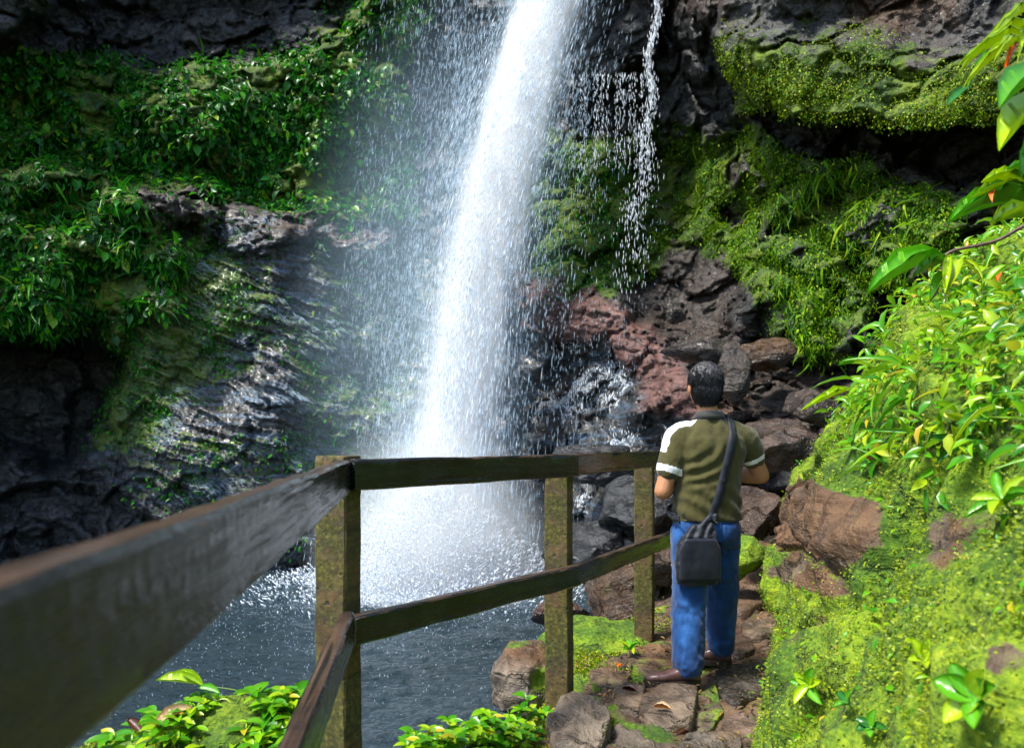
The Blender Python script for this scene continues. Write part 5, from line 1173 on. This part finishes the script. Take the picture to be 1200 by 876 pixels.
c, nr_ = on_bank(1005, 835); rosette('seedling', c, nr_, 4, 0.05, 0.024, [M_lf_green, M_lf_deep], 'dark green seedling low in the moss near the path', 6)
c, nr_ = on_bank(1028, 862); rosette('seedling', c, nr_, 5, 0.05, 0.026, [M_lf_deep, M_lf_green], 'bluish green seedling at the lowest edge of the bank', 7)
c, nr_ = on_bank(1190, 600); rosette('seedling', c, nr_, 6, 0.085, 0.028, [M_lf_green, M_lf_lime], 'narrow leaved seedling high on the right of the bank', 8)
c, nr_ = on_bank(1120, 520); rosette('seedling', c, nr_, 7, 0.085, 0.034, [M_lf_deep, M_lf_green, M_lf_lime], 'shiny dark rosette at the lower edge of the bank greenery', 9)
c, nr_ = on_bank(1035, 540); rosette('seedling', c, nr_, 5, 0.09, 0.036, [M_lf_green, M_lf_green, M_lf_pale], 'rosette hanging over the bare brown rock face', 10)
c, nr_ = on_bank(1180, 480); rosette('seedling', c, nr_, 7, 0.10, 0.05, [M_lf_lime, M_lf_green], 'large bright rosette among the upper bank leaves', 12)
c = G(742, 770); c = on_ground(c.x - 0.02, c.y); rosette('seedling', c, (0, -0.2, 1), 6, 0.085, 0.03, [M_lf_lime, M_lf_green], 'little green plant at the foot of the farthest post', 11, stem=0.05)
# drooping blade reaching over the scree
pl = empty('long_blade', P(985, 462, 4.6), 'single long green blade drooping from the bank over the scree', 'plant')
add_leaf(pl, P(992, 458, 4.6), P(938, 482, 4.6), 0.05, M_lf_lime, name='blade', shape='blade', curl=0.1)
add_leaf(pl, P(1010, 425, 4.5), P(982, 428, 4.45), 0.03, M_lf_green, name='blade', curl=0.1)
# leafy shrubs at the edge of the path and on the mound
def shrub(name, spots, n, L, wd, label, seed, mats, spread, h):
    c0 = sum((Vector(s) for s in spots), Vector()) / len(spots); o = empty(name, c0, label, 'plant'); r = np.random.default_rng(seed)
    for m_i, (mat, share) in enumerate(mats):
        pos, dr, up = [], [], []
        for _ in range(int(n * share)):
            s = np.array(spots[r.integers(len(spots))]); q = r.normal(size=3) * np.array([spread, spread, 0]); 
            hh_ = h * r.random() ** 0.6 * max(0.25, 1 - (np.hypot(q[0], q[1]) / (2.4 * spread)) ** 2)
            whorl = s + q + np.array([0, 0, hh_])
            for j in range(5):
                a = 2 * math.pi * j / 5 + r.uniform(-.4, .4); pos.append(whorl + np.array([0, 0, 0.004 * j])); dr.append((math.cos(a), math.sin(a), r.uniform(0.0, 0.7))); up.append((r.uniform(-.2, .2), r.uniform(-.4, .1), 1))
        k = len(pos); Ls = r.uniform(0.7, 1.2, k) * L
        link('leaves', scatter_leaves('leaves', np.array(pos) - np.array(c0), np.array(dr), np.array(up), Ls, Ls * wd, leaf_template(5, 0.16, 0.25, 'oval')), mat, o)
    for s in spots: 
        s = Vector(s); add_tube(o, [s - Vector((0, 0, 0.05)), s + Vector((0.01, 0, h * 0.4)), s + Vector((0.0, 0.01, h * 0.85))], 0.005, 0.002, M_stem)
    return o
sp = [tuple(on_ground(x, y)) for x, y in [(-0.36, 3.02), (-0.24, 3.08), (-0.12, 3.12), (-0.02, 3.2), (-0.30, 2.9), (0.06, 3.28), (-0.15, 3.0), (0.0, 3.05)]]
shrub('leafy_shrub', sp, 75, 0.062, 0.52, 'bright green leafy shrub at the path edge below the middle post', 21, [(M_leaf_sun, 1.0)], 0.055, 0.13)
sp = [tuple(on_ground(x, y)) for x, y in [(-1.02, 2.92), (-0.88, 2.9), (-0.95, 2.75), (-0.82, 2.72), (-0.9, 2.98), (-0.80, 2.88)]]
shrub('leafy_shrub', sp, 48, 0.075, 0.48, 'bright leafy shrub on the mound nearest the corner post', 22, [(M_leaf_sun, 1.0)], 0.06, 0.08)
sp = [tuple(on_ground(x, y)) for x, y in [(-1.42, 2.9), (-1.3, 2.78), (-1.35, 2.66), (-1.24, 2.9), (-1.2, 2.62), (-1.5, 2.75)]]
shrub('leafy_shrub', sp, 48, 0.070, 0.5, 'bright leafy shrub on the mound beside the long sloping rail', 23, [(M_leaf_sun, 1.0)], 0.06, 0.08)
pm = on_ground(-1.13, 2.98)
pl = empty('arrow_leaf_plant', pm, 'pointed lime green leaves standing above the mound plants', 'plant')
add_tube(pl, [pm, pm + Vector((0.01, 0, 0.05)), P(238, 803, 2.98)], 0.003, 0.002, M_stem)
add_leaf(pl, P(238, 803, 2.98), P(183, 797, 2.95), 0.05, M_lf_lime, up=(0, -0.5, 0.9), curl=0.15); add_leaf(pl, P(238, 803, 2.98), P(207, 786, 3.0), 0.04, M_lf_lime, up=(0, -0.5, 0.9), curl=0.1)
add_leaf(pl, P(232, 806, 2.96), P(258, 812, 2.93), 0.035, M_lf_green, up=(0, -0.5, 0.9), curl=0.1)
def mound_leaf(px, py, Yd, e, wd, mat, label):
    o = empty('fallen_leaf', P(px, py, Yd), label, 'leaf'); add_leaf(o, P(px, py, Yd), P(*e, Yd - 0.03), wd, mat, up=(0, -0.5, 0.9), name='leaf_blade', curl=0.1); 
    add_tube(o, [P(px, py, Yd), P(px + (px - e[0]) * 0.1, py + 1, Yd), P(px + (px - e[0]) * 0.2, py + 1, Yd)], 0.002, 0.001, M_twig, 'stalk')
mound_leaf(225, 828, 2.84, (180, 852), 0.06, M_lf_pale, 'pale dry leaf lying across the mound plants')
mound_leaf(150, 842, 2.84, (166, 858), 0.035, M_lf_brown, 'small dark red leaf on the mound left of the dry leaf')
